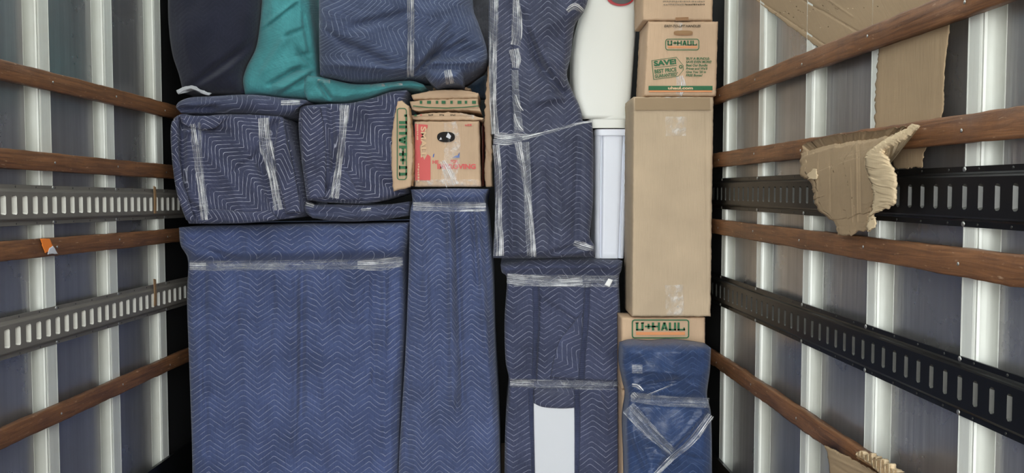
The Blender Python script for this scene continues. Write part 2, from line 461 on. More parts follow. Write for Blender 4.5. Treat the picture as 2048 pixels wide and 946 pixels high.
# ------------------------------------------------------------------ the truck body
Y0, Y1 = -1.6, 4.75
for side, nm in ((1, 'right'), (-1, 'left')):
    vs, fs = [], []
    for y in (Y0, Y1):
        for z in (0, 2.75):
            for p in (-.028, -.06):
                a = wp(side, y, 0, p); vs.append((a.x, a.y, z))
    fs = [(0, 2, 6, 4), (1, 5, 7, 3), (0, 1, 3, 2), (4, 6, 7, 5), (0, 4, 5, 1), (2, 3, 7, 6)]
    structure(mesh('wall_' + nm, vs, fs, M['wall'], smooth=False))
xl0, xr0 = wp(-1, Y0, 0, -.07).x, wp(1, Y0, 0, -.07).x
xl1, xr1 = wp(-1, Y1, 0, -.07).x, wp(1, Y1, 0, -.07).x
def slab(name, z0, z1, mat, ya=Y0, yb=Y1, xs=None):
    a = xs or ((xl0, xr0), (xl1, xr1))
    vs = [(a[0][0], ya, z0), (a[0][1], ya, z0), (a[1][1], yb, z0), (a[1][0], yb, z0), (a[0][0], ya, z1), (a[0][1], ya, z1), (a[1][1], yb, z1), (a[1][0], yb, z1)]
    fs = [(3, 2, 1, 0), (4, 5, 6, 7), (0, 1, 5, 4), (1, 2, 6, 5), (2, 3, 7, 6), (3, 0, 4, 7)]
    return structure(mesh(name, vs, fs, mat, smooth=False))
M['floor'] = plain('worn truck floor boards', lin((74, 60, 48)), .6, var=.3, vs_=3)
M['ceil'] = bpy.data.materials.new('translucent fibreglass roof'); M['ceil'].use_nodes = True
_t = M['ceil'].node_tree; _b = _t.nodes['Principled BSDF']; _b.inputs['Base Color'].default_value = lin((215, 218, 210)); _b.inputs['Roughness'].default_value = .6
_tr = _t.nodes.new('ShaderNodeBsdfTranslucent'); _tr.inputs[0].default_value = (.8, .82, .78, 1); _mx = _t.nodes.new('ShaderNodeMixShader'); _mx.inputs[0].default_value = .14
_t.links.new(_b.outputs[0], _mx.inputs[1]); _t.links.new(_tr.outputs[0], _mx.inputs[2]); _t.links.new(_mx.outputs[0], _t.nodes['Material Output'].inputs[0])
slab('floor', -.06, 0, M['floor'])
o = structure(mesh('ceiling', [(xl0, Y0, 2.76), (xr0, Y0, 2.76), (xr1, Y1, 2.76), (xl1, Y1, 2.76)], [(3, 2, 1, 0)], M['ceil'], smooth=False))   # one thin translucent sheet
slab('wall_front', -.06, 2.8, M['blackpost'], Y1, Y1 + .05, ((xl1, xr1), (xl1, xr1)))
g = structure(mesh('ground', [(-25, -30, -.9), (25, -30, -.9), (25, 10, -.9), (-25, 10, -.9), (-25, -30, -1), (25, -30, -1), (25, 10, -1), (-25, 10, -1)],
     [(0, 1, 2, 3), (7, 6, 5, 4), (0, 4, 5, 1), (1, 5, 6, 2), (2, 6, 7, 3), (3, 7, 4, 0)], plain('pale asphalt', lin((150, 148, 144)), .9, var=.15, vs_=1), smooth=False))

ti = 1
POSTS = {1: [.086 + .3965 * k for k in range(0, 9)], -1: [.25 + .3965 * k for k in range(0, 9)]}
for side in (1, -1):
    for yk in POSTS[side]:
        if side == 1: wS, gS = .048, .13
        else: wS, gS = .062, .12
        # profile (s towards the rear door, p)
        pr = [(0, -.028), (.002, -.004), (.006, 0), (.009, .0012), (.012, .0002), (wS - .004, 0), (wS, -.0015), (wS + .0015, -.009), (wS + .004, -.009), (wS + .0055, -.0015), (wS + .010, -.0005)]
        for q in range(1, 11):
            t_ = q / 10; pr.append((wS + .010 +   .024 * t_ ** 1.5, -.0005 - .0270 * math.sin(t_ * PI / 2) ** .9))
        vs, fs = [], []
        for z in (0.0, 2.75):
            for s, p in pr:
                a = wp(side, yk - s, 0, p); vs.append((a.x, a.y, z))
            for s in (pr[-1][0], 0):
                a = wp(side, yk - s, 0, -.0285); vs.append((a.x, a.y, z))
        n = len(pr) + 2
        for i in range(n):
            j = (i + 1) % n
            f = (i, j, j + n, i + n)
            fs.append(f if side == 1 else tuple(reversed(f)))
        o = structure(mesh('trim_%d' % ti, vs, fs, [M['post'], M['flank']], fmat=[1 if 11 <= i < 20 else 0 for i in range(n)])); ti += 1
        for pl in o.data.polygons: pl.use_smooth = 11 <= pl.index < 20
    # dull black sheet put over the wall beyond the last post
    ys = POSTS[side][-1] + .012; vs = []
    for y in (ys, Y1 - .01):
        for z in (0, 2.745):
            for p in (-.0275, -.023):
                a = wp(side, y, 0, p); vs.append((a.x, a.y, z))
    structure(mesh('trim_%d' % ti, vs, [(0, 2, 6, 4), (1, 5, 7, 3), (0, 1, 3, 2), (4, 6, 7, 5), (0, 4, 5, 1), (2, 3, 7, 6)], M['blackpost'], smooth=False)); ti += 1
    # black kick rail along the floor
    vs, fs = [], []
    secs = [(.0, .001), (.0, .012), (-.36, .012), (-.36, .001)]
    for y in (Y0 + .05, Y1 - .02):
        for h, p in secs:
            a = wp(side, y, 0, p); a2 = wp(side, y, -1.035, p); vs.append((a.x, a.y, a2.z + h))
    fs = [(0, 1, 5, 4), (1, 2, 6, 5), (2, 3, 7, 6), (3, 0, 4, 7), (0, 3, 2, 1), (4, 5, 6, 7)]
    structure(mesh('trim_%d' % ti, vs, fs, M['black'], smooth=False)); ti += 1

# ------------------------------------------------------------------ wooden slats and steel tracks
def bolt_mesh(name, r, mat, side, dome=.45):
    bm = bmesh.new(); n = 10; rings = []
    for k in range(4):
        a = k / 3 * PI / 2; rr, h = r * math.cos(a), r * dome * math.sin(a)
        if k == 3: rings.append([bm.verts.new((-side * h, 0, 0))])
        else: rings.append([bm.verts.new((-side * h, rr * math.cos(i * 2 * PI / n), rr * math.sin(i * 2 * PI / n))) for i in range(n)])
    for k in range(3):
        for i in range(n):
            a, b = rings[k][i], rings[k][(i + 1) % n]
            if k == 2: bm.faces.new((a, b, rings[3][0]))
            else: bm.faces.new((a, b, rings[k + 1][(i + 1) % n], rings[k + 1][i]))
    bmesh.ops.recalc_face_normals(bm, faces=bm.faces)
    me = bpy.data.meshes.new(name); bm.to_mesh(me); bm.free(); me.materials.append(mat)
    for p in me.polygons: p.use_smooth = True
    return me
BM = {(s, k): bolt_mesh(k, r, m, s) for s in (1, -1) for k, r, m in (('bolt', .0058, M['bolt']), ('screw', .004, M['bolt']), ('rivet', .003, M['rivet_dark']))}
def place_small(kind, side, pos, parent):
    o = bpy.data.objects.new(kind, BM[(side, kind)]); COL.objects.link(o); o.parent = parent
    o.location = Vector(pos) - Vector(parent.location); return o

SLATS = [(.362, 'upper'), (.118, 'second'), (-.139, 'third'), (-.655, 'lowest')]
SLAB = {(1, 0): 'worn red-brown wooden slat on right wall, steepest at top, cardboard tucked behind it',
        (1, 1): 'red-brown wooden slat on right wall with torn cardboard hanging over it',
        (1, 2): 'red-brown wooden slat on right wall between the two black slotted rails',
        (1, 3): 'splintered dark wooden slat low on right wall, below lower black rail',
        (-1, 0): 'topmost brown wooden slat on left metal wall',
        (-1, 1): 'brown wooden slat on left wall directly above upper grey slotted rail',
        (-1, 2): 'brown wooden slat on left wall carrying a scrap of orange tape',
        (-1, 3): 'lowest brown wooden slat on left wall, rising towards blue wrapped block'}
def slat(side, k, h0):
    loc = wp(side, 2.2, h0, .004)
    H, Tt = .055, .020
    t = thing('wall_slat', SLAB[(side, k)], 'wooden slat', loc, 'horizontal wooden slats on the %s wall' % ('right' if side == 1 else 'left'))
    n = 150; ya, yb = .75, 4.55
    sec = [(-.5, .006), (-.5, .9), (-.44, 1), (.44, 1), (.5, .9), (.5, .006)]
    vs, uv, fs = [], [], []
    for i in range(n + 1):
        y = ya + (yb - ya) * i / n
        for q, (a, b) in enumerate(sec):
            e = .0022 * noise.noise(Vector((y * 9, q * 2.3, k + side))) + .0015 * noise.noise(Vector((y * 40, q * 2.3, k)))
            rough_ = 2.2 if (side == 1 and k == 3) else 1
            h = h0 + a * H + (e * rough_) * (1 if a > 0 else -1) + .004 * noise.noise(Vector((y * .8, k, side)))
            vs.append(wp(side, y, h, .001 + Tt * b + e * .5)); uv.append((y + k * 3.1 + side, a * H + b * .02 + k))
    m = len(sec)
    for i in range(n):
        for q in range(m):
            f = (i * m + q, i * m + (q + 1) % m, (i + 1) * m + (q + 1) % m, (i + 1) * m + q)
            fs.append(f)
    fs.append(tuple(reversed(range(m)))); fs.append(tuple(n * m + q for q in range(m)))
    if side == 1: fs = [tuple(reversed(f)) for f in fs]
    mesh('board', vs, fs, M['wood'], t, uv)
    for yk in POSTS[side]:
        if ya + .1 < yk < 3.9:
            place_small('screw', side, wp(side, yk - .03, h0 + .004 * math.sin(yk * 7), .0222), t)
    return t
for side in (1, -1):
    for k, (h, _) in enumerate(SLATS): slat(side, k, h)

TL = {(1, 0): 'upper black slotted steel rail on right wall, passing behind torn cardboard',
      (1, 1): 'lower black slotted steel rail on right wall, slanting down to right edge',
      (-1, 0): 'upper grey slotted steel rail on left wall, nearly level',
      (-1, 1): 'lower grey slotted steel rail on left wall, rising towards the load'}
def track(side, k, h0):
    t = thing('logistic_track', TL[(side, k)], 'cargo rail', wp(side, 2.2, h0, .001), 'slotted cargo rails on the %s wall' % ('right' if side == 1 else 'left'))
    mats = [M['black'], M['slot_dark']] if side == 1 else [M['etrack_grey'], M['slot_steel']]
    pitch = .0508; y = .75; vs, fs, fm = [], [], []
    def V(s, h, p):
        vs.append(wp(side, s, h0 + h, p)); return len(vs) - 1
    def Q(a, b, c, d, m=0):
        fs.append((a, b, c, d) if side == -1 else (d, c, b, a)); fm.append(m)
    prof_ = [(-.059, .0005), (-.0585, .0035), (-.0475, .0035), (-.044, .006), (-.0415, .0125), (-.038, .0145)]
    sh, hh = (.0075, .025) if side == 1 else (.0125, .027); far = -.001 if side == 1 else -.007
    c = 0
    while y < 4.5:
        a, b = y, y + pitch; m_ = (a + b) / 2
        for sg in (1, -1):
            pts = [(h * -sg if sg == -1 else h, p) for h, p in prof_]
            pts = [(-abs(h), p) if sg == 1 else (abs(h), p) for h, p in prof_]
            for (h1, p1), (h2, p2) in zip(pts, pts[1:]):
                q = (V(a, h1, p1), V(b, h1, p1), V(b, h2, p2), V(a, h2, p2))
                Q(*q) if sg == 1 else Q(*reversed(q))
        p = .0145; ho = .038
        # web with a slot
        O = [V(a, -ho, p), V(b, -ho, p), V(b, ho, p), V(a, ho, p)]
        e = .004
        I1 = [V(m_ - sh, -hh + e, p), V(m_ - sh + e, -hh, p), V(m_ + sh - e, -hh, p), V(m_ + sh, -hh + e, p),
              V(m_ + sh, hh - e, p), V(m_ + sh - e, hh, p), V(m_ - sh + e, hh, p), V(m_ - sh, hh - e, p)]
        fr = [(O[0], O[1], I1[2], I1[1]), (O[1], I1[3], I1[2]), (O[1], O[2], I1[4], I1[3]), (O[2], I1[5], I1[4]), (O[2], O[3], I1[6], I1[5]), (O[3], I1[7], I1[6]), (O[3], O[0], I1[0], I1[7]), (O[0], I1[1], I1[0])]
        for f in fr: fs.append(f if side == -1 else tuple(reversed(f))); fm.append(0)
        # bent lips: the far wall slopes and faces the rear door
        B_ = [V(m_ - sh, -hh + e, .002), V(m_ - sh + .002, -hh + .003, .002), V(m_ + far - .002, -hh + .005, .002), V(m_ + far, -hh + e + .004, .002),
              V(m_ + far, hh - e - .004, .002), V(m_ + far - .002, hh - .005, .002), V(m_ - sh + .002, hh - .003, .002), V(m_ - sh, hh - e, .002)]
        for i in range(8):
            j = (i + 1) % 8
            f = (I1[i], I1[j], B_[j], B_[i]); fs.append(f if side == -1 else tuple(reversed(f))); fm.append(1 if i in (2, 3, 4) else 0)
        f = tuple(B_); fs.append(f if side == -1 else tuple(reversed(f))); fm.append(0)
        if c % 2 == 0 and 1.3 < m_ < 3.5:
            for s_ in (1, -1): place_small('rivet', side, wp(side, m_ + .025, h0 + s_ * .053, .0036), t)
        y += pitch; c += 1
    mesh('rail', vs, fs, mats, t, fmat=fm, smooth=False)
    for yk in POSTS[side]:
        if 1.0 < yk < 3.7:
            for s_ in (1, -1): place_small('bolt', side, wp(side, yk - .012, h0 + s_ * .053, .0036), t)
    return t
TR = {}
for side in (1, -1):
    for k, h in enumerate((-.012, -.384)): TR[(side, k)] = track(side, k, h)
# rusty joint plates on the left rails
for (px, py, par) in ((309, 400, TR[(-1, 0)]), (309, 585, TR[(-1, 1)])):
    a = WP(-1, px, py, .016); vs = []
    for dp in (0, .003):
        for dy, dz in ((-.009, -.052), (.008, -.052), (.012, .0), (.009, .05), (-.009, .054), (-.005, 0)): vs.append(Vector((a.x + dp, a.y + dy, a.z + dz)))
    mesh('joint_plate', vs, [(6, 7, 8, 9, 10, 11), (5, 4, 3, 2, 1, 0)] + [(i, (i + 1) % 6, 6 + (i + 1) % 6, 6 + i) for i in range(6)], M['rust'], par, smooth=False)

# ------------------------------------------------------------------ cardboard on the right wall
def base_of(px, py, Y): return P(px, py, Y)
CW = 'cardboard sheet'
def wsheet(name, label, mat, L, R, T=None, B=None, p=.0012, th=.0007, loc=None, jag=4, rot=0, creases=(), seed=0, nz=(.0004, 12, 12), prof=None, res=4, parts=None):
    mid = L[len(L) // 2]
    t = thing(name, label, 'cardboard', WP(1, mid[0], mid[1], p))
    o = wrap('sheet', t, mat, L, R, T, B, Y=p, th=th, r=.0005, nz=nz, creases=creases, rot=rot, side=1, jag=jag, seed=seed, prof=prof, res=res)
    return t
wsheet('cardboard_sheet', 'large flat brown cardboard sheet behind the topmost slat of right wall', M['card_torn'],
       [(1496, -12), (1560, 38), (1665, 116)], [(1868, -12), (1868, 14), (1852, 44)], T=[(1496, -12), (1650, -12), (1868, -12)], B=[(1665, 116), (1750, 84), (1852, 44)],
       p=.0009, jag=2, res=2, rot=30, creases=(('g', 1500, -10, 1680, 110, 2.2, -.0014), ('g', 1590, -10, 1760, 90, 2.2, -.0014), ('g', 1650, -5, 1700, 30, 2, .001)), seed=3)
wsheet('cardboard_sheet', 'upright brown cardboard strip between upper two slats of right wall, left edge torn', M['card_torn'],
       [(1760, 60), (1752, 160), (1750, 262), (1768, 300), (1793, 338)], [(1902, 30), (1890, 130), (1882, 240), (1850, 300), (1845, 334)],
       B=[(1793, 338), (1820, 336), (1845, 334)], p=.0009, jag=3, creases=(('g', 1764, 80, 1758, 260, 2.5, .001), ('g', 1880, 60, 1870, 240, 2, -.0008), ('g', 1790, 60, 1785, 250, 1.5, .0006)), seed=7)
# torn sheet draped over the second slat
dt = thing('torn_cardboard', 'ragged torn cardboard draped over second slat of right wall, covering black rail', 'cardboard', WP(1, 1690, 280, .03))
def drape(u, v, x, y):
    b = .014 * math.sin(v * PI) * (.5 + .5 * u)
    if v < .14: b -= .05 * (1 - v / .14) ** 1.6
    return b
wrap('sheet', dt, M['card_torn'], [(1606, 287), (1600, 330), (1602, 352), (1622, 366), (1628, 400), (1640, 425), (1668, 445), (1675, 468)],
     [(1812, 252), (1770, 285), (1738, 308), (1735, 330), (1748, 370), (1750, 400), (1742, 425), (1735, 462)],
     T=[(1606, 287), (1650, 274), (1700, 266), (1760, 260), (1812, 252)], B=[(1675, 468), (1700, 471), (1715, 462), (1735, 462)],
     Y=.045, th=.003, r=.001, nz=(.0015, 14, 6), side=1, jag=3, seed=11, prof=drape, res=2,
     creases=(('g', 1635, 300, 1632, 430, 1.8, .0016), ('g', 1660, 300, 1662, 420, 1.6, -.0012), ('g', 1712, 300, 1714, 440, 2, .0016), ('g', 1720, 300, 1722, 420, 1.5, -.0012), ('g', 1700, 340, 1704, 440, 1.6, .0012)))
def flute(u, v, x, y): return .0007 * math.sin(x * 1.25) + .005 * math.sin(u * PI) * math.sin(v * PI)
wrap('torn_liner', dt, M['card_liner'], [(1826, 248), (1790, 268), (1750, 292), (1731, 312), (1734, 345), (1745, 380), (1745, 410), (1738, 432)],
     [(1838, 252), (1806, 280), (1770, 300), (1775, 318), (1790, 350), (1791, 385), (1786, 410), (1752, 426)],
     Y=.062, th=.003, r=.001, nz=(.0018, 12, 12), side=1, jag=3, seed=15, prof=flute, res=1.4)['label'] = 'paler torn open corrugated edge'
wrap('torn_liner', dt, M['card_liner'], [(1612, 350), (1618, 355), (1616, 360)], [(1628, 338), (1634, 348), (1632, 358)], Y=.056, th=.002, r=.001, side=1, jag=4, seed=16, res=2)
wrap('torn_liner', dt, M['card_liner'], [(1738, 432), (1734, 450), (1733, 463)], [(1748, 428), (1752, 445), (1746, 460)], Y=.057, th=.002, r=.001, nz=(.004, 30, 30), side=1, jag=5, seed=17, res=2)
# piece leaning at the bottom right
bt = thing('torn_cardboard', 'folded cardboard piece with fluted torn edge below lowest slat of right wall', 'cardboard', WP(1, 1710, 1000, .05))
wrap('sheet', bt, M['card_torn'], [(1648, 890), (1656, 915), (1664, 1010)], [(1735, 935), (1770, 960), (1800, 1010)], T=[(1648, 890), (1690, 912), (1735, 935)],
     Y=.05, th=.003, r=.001, nz=(.002, 10, 10), side=1, jag=2, seed=21, rot=30, res=3, creases=(('g', 1665, 915, 1760, 960, 2, .002), ('g', 1668, 930, 1740, 975, 2, -.002)))
wrap('folded_edge', bt, M['card_dark'], [(1711, 907), (1712, 916)], [(1762, 932), (1764, 946)], Y=.052, th=.02, r=.001, side=1, jag=1, seed=22, res=3)
def flute2(u, v, x, y): return .008 * math.sin(x * .75)
wrap('torn_liner', bt, M['card_liner'], [(1712, 905), (1711, 911)], [(1800, 944), (1764, 952)], T=[(1712, 905), (1724, 902), (1728, 910), (1743, 906), (1744, 916), (1754, 912), (1754, 920), (1768, 917), (1770, 927), (1782, 928), (1785, 936), (1800, 944)],
     B=[(1711, 911), (1735, 925), (1764, 952)], Y=.06, th=.01, r=.001, side=1, jag=2, seed=23, prof=flute2, res=2)['label'] = 'pale fluted torn edge'
# tape scrap on the left slat
ot = thing('tape_scrap', 'orange tape scrap with pale tail stuck on slat of left wall', 'tape', WP(-1, 95, 492, .024))
wrap('orange_tape', ot, M['otape'], [(81, 478), (90, 506)], [(99, 476), (108, 498)], Y=.0255, th=.001, r=.0004, side=-1, jag=2, res=2, nz=(.001, 30, 30))
wrap('pale_tape', ot, M['gtape'], [(99, 496), (96, 508)], [(106, 492), (117, 508)], Y=.0265, th=.001, r=.0004, side=-1, jag=1, res=2, nz=(.001, 30, 30))['label'] = 'pale tail of the tape'

# ------------------------------------------------------------------ lettering
def put_mesh(name, polys, fmap, mat, parent):
    vs, fs = [], []
    for pl in polys:
        k = len(vs); vs += [fmap(*p) for p in pl]; fs.append(tuple(range(k, k + len(pl))))
    return mesh(name, vs, fs, mat, parent, smooth=False)
def frame_map(cx, cy, w, h, ang=0, Y=3.4):        # unit square (x right, y up) -> a rectangle on the face, turned by ang
    ca, sa = math.cos(math.radians(ang)), math.sin(math.radians(ang))
    def f(x, y):
        a, b = (x - .5) * w, (y - .5) * h
        return P(cx + a * ca - b * sa, cy - (a * sa + b * ca), Y)
    return f
def text(parent, s, cx, cy, w, h, mat, ang=0, Y=3.4, bold=.02, shear=0, name='lettering'):
    cu = bpy.data.curves.new(name, 'FONT'); cu.body = s; cu.offset = bold; cu.shear = shear; cu.fill_mode = 'FRONT'; cu.resolution_u = 3
    o = bpy.data.objects.new(name, cu); COL.objects.link(o)
    dg = bpy.context.evaluated_depsgraph_get(); dg.update()
    me = bpy.data.meshes.new_from_object(o.evaluated_get(dg)); bpy.data.objects.remove(o)
    vs = [v.co.copy() for v in me.vertices]; fs = [tuple(p.vertices) for p in me.polygons]
    x0, x1 = min(v.x for v in vs), max(v.x for v in vs); y0, y1 = min(v.y for v in vs), max(v.y for v in vs)
    f = frame_map(cx, cy, w, h, ang, Y)
    return mesh(name, [f((v.x - x0) / (x1 - x0), (v.y - y0) / max(y1 - y0, 1e-6)) for v in vs], fs, mat, parent, smooth=False)
def R_(x0, y0, x1, y1): return [(x0, y0), (x1, y0), (x1, y1), (x0, y1)]
def uhaul(parent, cx, cy, w, h, ang=0, Y=3.4, bar=True):
    """the word in heavy slab letters"""
    f = frame_map(cx, cy, w, h, ang, Y)
    t = .045; e = .19
    q = []
    q += [R_(0, 0, .045, 1), R_(.0, 0, .155, e), R_(.11, 0, .155, 1), R_(-.01, .86, .055, 1), R_(.1, .86, .165, 1)]               # U
    q += [R_(.18, .40, .40, .60), R_(.235, .2, .275, .85)]                                             # dash running into H
    q += [R_(.325, 0, .37, 1), R_(.37, .4, .45, .6), R_(.445, 0, .49, 1)]                              # H
    q += [[(.505, 0), (.553, 0), (.60, 1), (.555, 1)], [(.655, 0), (.607, 0), (.56, 1), (.605, 1)], R_(.54, .2, .62, .36)]    # A
    q += [R_(.67, 0, .715, 1), R_(.67, 0, .82, e), R_(.775, 0, .82, 1)]                                # U
    q += [R_(.845, 0, .892, 1), R_(.845, 0, 1.0, e), R_(.965, 0, 1.0, .36)]                            # L
    put_mesh('lettering', q, f, M['green'], parent)
def outline(parent, cx, cy, w, h, lw, ang=0, Y=3.4, rad=.15, mat=None):
    f = frame_map(cx, cy, w, h, ang, Y); q = []; n = 6
    def loop(d):
        pts = []; rx, ry = (rad * h / w), rad
        rx = max(rx - d / w, .005); ry = max(ry - d / h, .005); dx, dy = d / w, d / h
        for (ax, ay, a0) in ((1 - dx - rx, 1 - dy - ry, 0), (dx + rx, 1 - dy - ry, 90), (dx + rx, dy + ry, 180), (1 - dx - rx, dy + ry, 270)):
            for k in range(n + 1):
                a = math.radians(a0 + 90 * k / n); pts.append((ax + rx * math.cos(a), ay + ry * math.sin(a)))
        return pts
    a, b = loop(0), loop(lw); m = len(a)
    for i in range(m): q.append([a[i], a[(i + 1) % m], b[(i + 1) % m], b[i]])
    put_mesh('logo_frame', q, f, mat or M['green'], parent)
def bar(parent, cx, cy, w, h, mat, ang=0, Y=3.4, name='printed_bar'):
    return put_mesh(name, [R_(0, 0, 1, 1)], frame_map(cx, cy, w, h, ang, Y), mat, parent)
def dashes(parent, cx, cy, w, h, mat, ang=0, Y=3.4, n=12, seed=0):   # worn print, too small to read in the photo
    rg_ = random.Random(seed); q = []; x = 0
    ws_ = [rg_.uniform(.5, 1.3) for _ in range(n)]; tot = sum(ws_) * 1.45
    for k in ws_:
        a = k / tot; y0_ = rg_.choice((0, 0, .25)); y1_ = rg_.choice((1, 1, .75))
        q.append(R_(x, y0_, x + a, y1_)); x += a * 1.45
    return put_mesh('worn_print', q, frame_map(cx, cy, w, h, ang, Y), mat, parent)
def oval(parent, cx, cy, w, h, mat, Y=3.4, name='handle_hole', n=24, ex=2.0, ang=0):
    pts = []
    for k in range(n):
        a = 2 * PI * k / n; c, s = math.cos(a), math.sin(a)
        pts.append((.5 + .5 * math.copysign(abs(c) ** (2 / ex), c), .5 + .5 * math.copysign(abs(s) ** (2 / ex), s)))
    return put_mesh(name, [pts], frame_map(cx, cy, w, h, ang, Y), mat, parent)

# ------------------------------------------------------------------ cardboard boxes
def box(name, label, mat, TLc, TRc, BRc, BLc, Y, depth, group=None, bulge=.003, seed=0, creases=(), rot=0, cat='box', nz=(.0012, 6, 6)):
    b = P((BLc[0] + BRc[0]) / 2, (BLc[1] + BRc[1]) / 2, Y + depth / 2)
    t = thing(name, label, cat, b, group)
    o = wrap('carton', t, mat, [TLc, BLc], [TRc, BRc], Y=Y, th=depth, r=.006, bulge=bulge, nz=nz, seed=seed, creases=creases, res=2.5, jag=.8, rot=rot)
    return t, o
YB = 3.22
b13, o13 = box('cardboard_box', 'plain pale cardboard box at top of right-hand stack, small printed lines', M['card'], (1283, -130), (1427, -130), (1425, 41), (1286, 41), YB, .22, seed=2)
b14, o14 = box('cardboard_box', 'printed small cardboard box with oval handle and green price tag print, above tall plain box', M['card'], (1296, 43), (1436, 43), (1432, 192), (1288, 192), YB, .22, seed=5)
b15, o15 = box('cardboard_box', 'tall plain cardboard box standing upright in right-hand stack', M['card_tall'], (1267, 194), (1427, 194), (1421, 633), (1264, 633), YB, .24, seed=8,
               creases=(('g', 1262, 222, 1430, 220, 1.6, -.002), ('g', 1412, 230, 1416, 600, 2, -.001)))
b16, o16 = box('cardboard_box', 'cardboard box with green framed logo, beneath tall plain box', M['card'], (1243, 635), (1410, 635), (1410, 778), (1243, 778), YB + .02, .14, seed=11)
b18, o18 = box('cardboard_box', 'cardboard box seen as a narrow edge between two wrapped blankets at the bottom', M['card'], (1244, 780), (1405, 780), (1405, 1125), (1244, 1125), YB + .02, .14, seed=13)
e = .0060
# top box printing
Yf = YB - e
dashes(b13, 1368, 3, 84, 3, M['greyprint'], Y=Yf, n=24, seed=1)
dashes(b13, 1348, 9, 42, 3, M['greyprint'], Y=Yf, n=12, seed=2); dashes(b13, 1390, 9, 40, 3, M['dkprint'], Y=Yf, n=14, seed=3)
bar(b13, 1364, 38, 26, 7, M['flap'], ang=2, Y=Yf, name='worn_patch')
# printed box
text(b14, 'EASY-TO-LIFT HANDLES', 1365, 52, 73, 5, M['dkprint'], Y=Yf, bold=.03, shear=.2)
oval(b14, 1366.5, 66, 38, 10, M['flap'], Y=Yf, ex=3.4)  # flat brown oval in place of a recess, its shade in the colour
oval(b14, 1366.5, 64.5, 35, 6, M['card_dark'], Y=Yf - .0006, ex=3.4, name='handle_flap')
outline(b14, 1364.5, 89, 68, 23, 1.5, Y=Yf, rad=.25)
uhaul(b14, 1364.5, 86, 59, 9.5, Y=Yf); bar(b14, 1365, 94, 58, 3, M['orange'], Y=Yf)
tg = frame_map(1335, 136.5, 64, 46, 0, Yf)
def tagpts(d):
    return [(0 + d, .84 - d), (.78 - d * .3, .99 - d * 1.2), (1 - d, .62 ), (1 - d, .42), (.84 - d * .3, .14 + d), (.06 + d, 0 + d * 1.3)]
a_, b_ = tagpts(0), tagpts(.018)
put_mesh('price_tag_outline', [[a_[i], a_[(i + 1) % 6], b_[(i + 1) % 6], b_[i]] for i in range(6)], tg, M['green'], b14)
outline(b14, 1361.5, 133.5, 7, 7, 1.6, Y=Yf, rad=.5)
text(b14, 'SAVE!', 1330, 125, 45, 11, M['green'], ang=6, Y=Yf, bold=.05)
bar(b14, 1331.5, 133, 45, 1, M['green'], ang=6, Y=Yf)
text(b14, 'BEST PRICE', 1331, 141, 44, 8, M['green'], ang=6, Y=Yf, bold=.03)
text(b14, "GUARANTEED*", 1333, 150, 47, 7.5, M['green'], ang=6, Y=Yf, bold=.03)
for i, (s, w) in enumerate((("'BUY A BUNDLE-", 48), ('SAVE EVEN MORE!', 51), ('Beat Our Bundle', 43), ("Prices and We'll", 43), ("Give You '20 in", 40), ('FREE Boxes!', 33))):
    text(b14, s, 1372 + w / 2, 117 + i * 6.7, w, 5, M['green'], Y=Yf, bold=.025, shear=.2)
bar(b14, 1361, 176, 128, 8.5, M['green'], Y=Yf); text(b14, 'uhaul.com', 1361, 176, 50, 6, M['cardprint'], Y=Yf - .0008, bold=.04)
bar(b14, 1361, 182.5, 126, 3, M['orange'], Y=Yf)
film('parcel_tape', b14, M['film'], bvh(o14), [(1359, 152), (1362, 172), (1358, 191)], [14, 20, 12], Y=YB, seed=31)
film('parcel_tape', b14, M['film_box'], bvh(o14), [(1357, 45), (1356, 62)], 16, Y=YB, seed=32)
# tall box
for pts, w in (([(1330, 207), (1375, 207)], 26), ([(1352, 233), (1352, 272)], 42), ([(1352, 196), (1352, 220)], 22)):
    film('parcel_tape', b15, M['film_box'], bvh(o15), pts, w, Y=YB, seed=w)
film('parcel_tape', b15, M['film_box'], bvh(o15), [(1348, 570), (1350, 631)], 36, Y=YB, seed=35)
bar(b15, 1345, 208, 150, 24, M['card_torn'], Y=Yf, name='glued_flap')['label'] = 'slightly darker flap strip'
# logo box
Yg = YB + .02 - e
outline(b16, 1321, 658, 115, 38, 2.4, Y=Yg, rad=.16)
uhaul(b16, 1321, 653, 98, 16, Y=Yg); bar(b16, 1321, 667, 98, 6, M['orange'], Y=Yg)
text(b16, 'SMALL BOX', 1280, 691, 54, 8, M['green'], Y=Yg, bold=.04)
dashes(b18, 1248, 868, 90, 5, M['dkprint'], ang=90, Y=Yg, n=9, seed=4)

# red printed box in the middle
YR = 3.40
b20, o20 = box('cardboard_box', 'small red-printed cardboard box with round handle hole, taped down its middle', M['card'], (829, 243), (958, 242), (962, 373.5), (829, 373.5), YR, .32, seed=21)
Yr = YR - e
put_mesh('red_panel', [[(0, 0), (1, 0), (1, .42), (.80, .46), (.60, .36), (.52, .42), (.38, .40), (.30, .60), (.42, .66), (.52, .78), (.62, .86), (.80, .93), (.82, .98), (0, 1)]],
         frame_map(845.5, 304, 31, 113, 0, Yr), M['redprint'], b20)
text(b20, 'SMALL', 847, 284, 62, 11, M['cardprint'], ang=-90, Y=Yr - .0008, bold=.03)
dashes(b20, 835, 264, 34, 3, M['cardprint'], ang=-90, Y=Yr - .0008, n=9, seed=5)
dashes(b20, 837, 344, 38, 3.5, M['cardprint'], ang=90, Y=Yr - .0008, n=8, seed=6)
oval(b20, 892, 274, 36, 21, M['hole'], Y=Yr - .0008, ex=2.4)
put_mesh('crumpled_wrap', [[(.5, .5), (.62, .95), (.8, .6), (.74, .3)], [(.1, .2), (.2, .5), (.26, .25)]], frame_map(892, 274, 34, 20, 0, Yr - .0012), M['gtape'], b20)
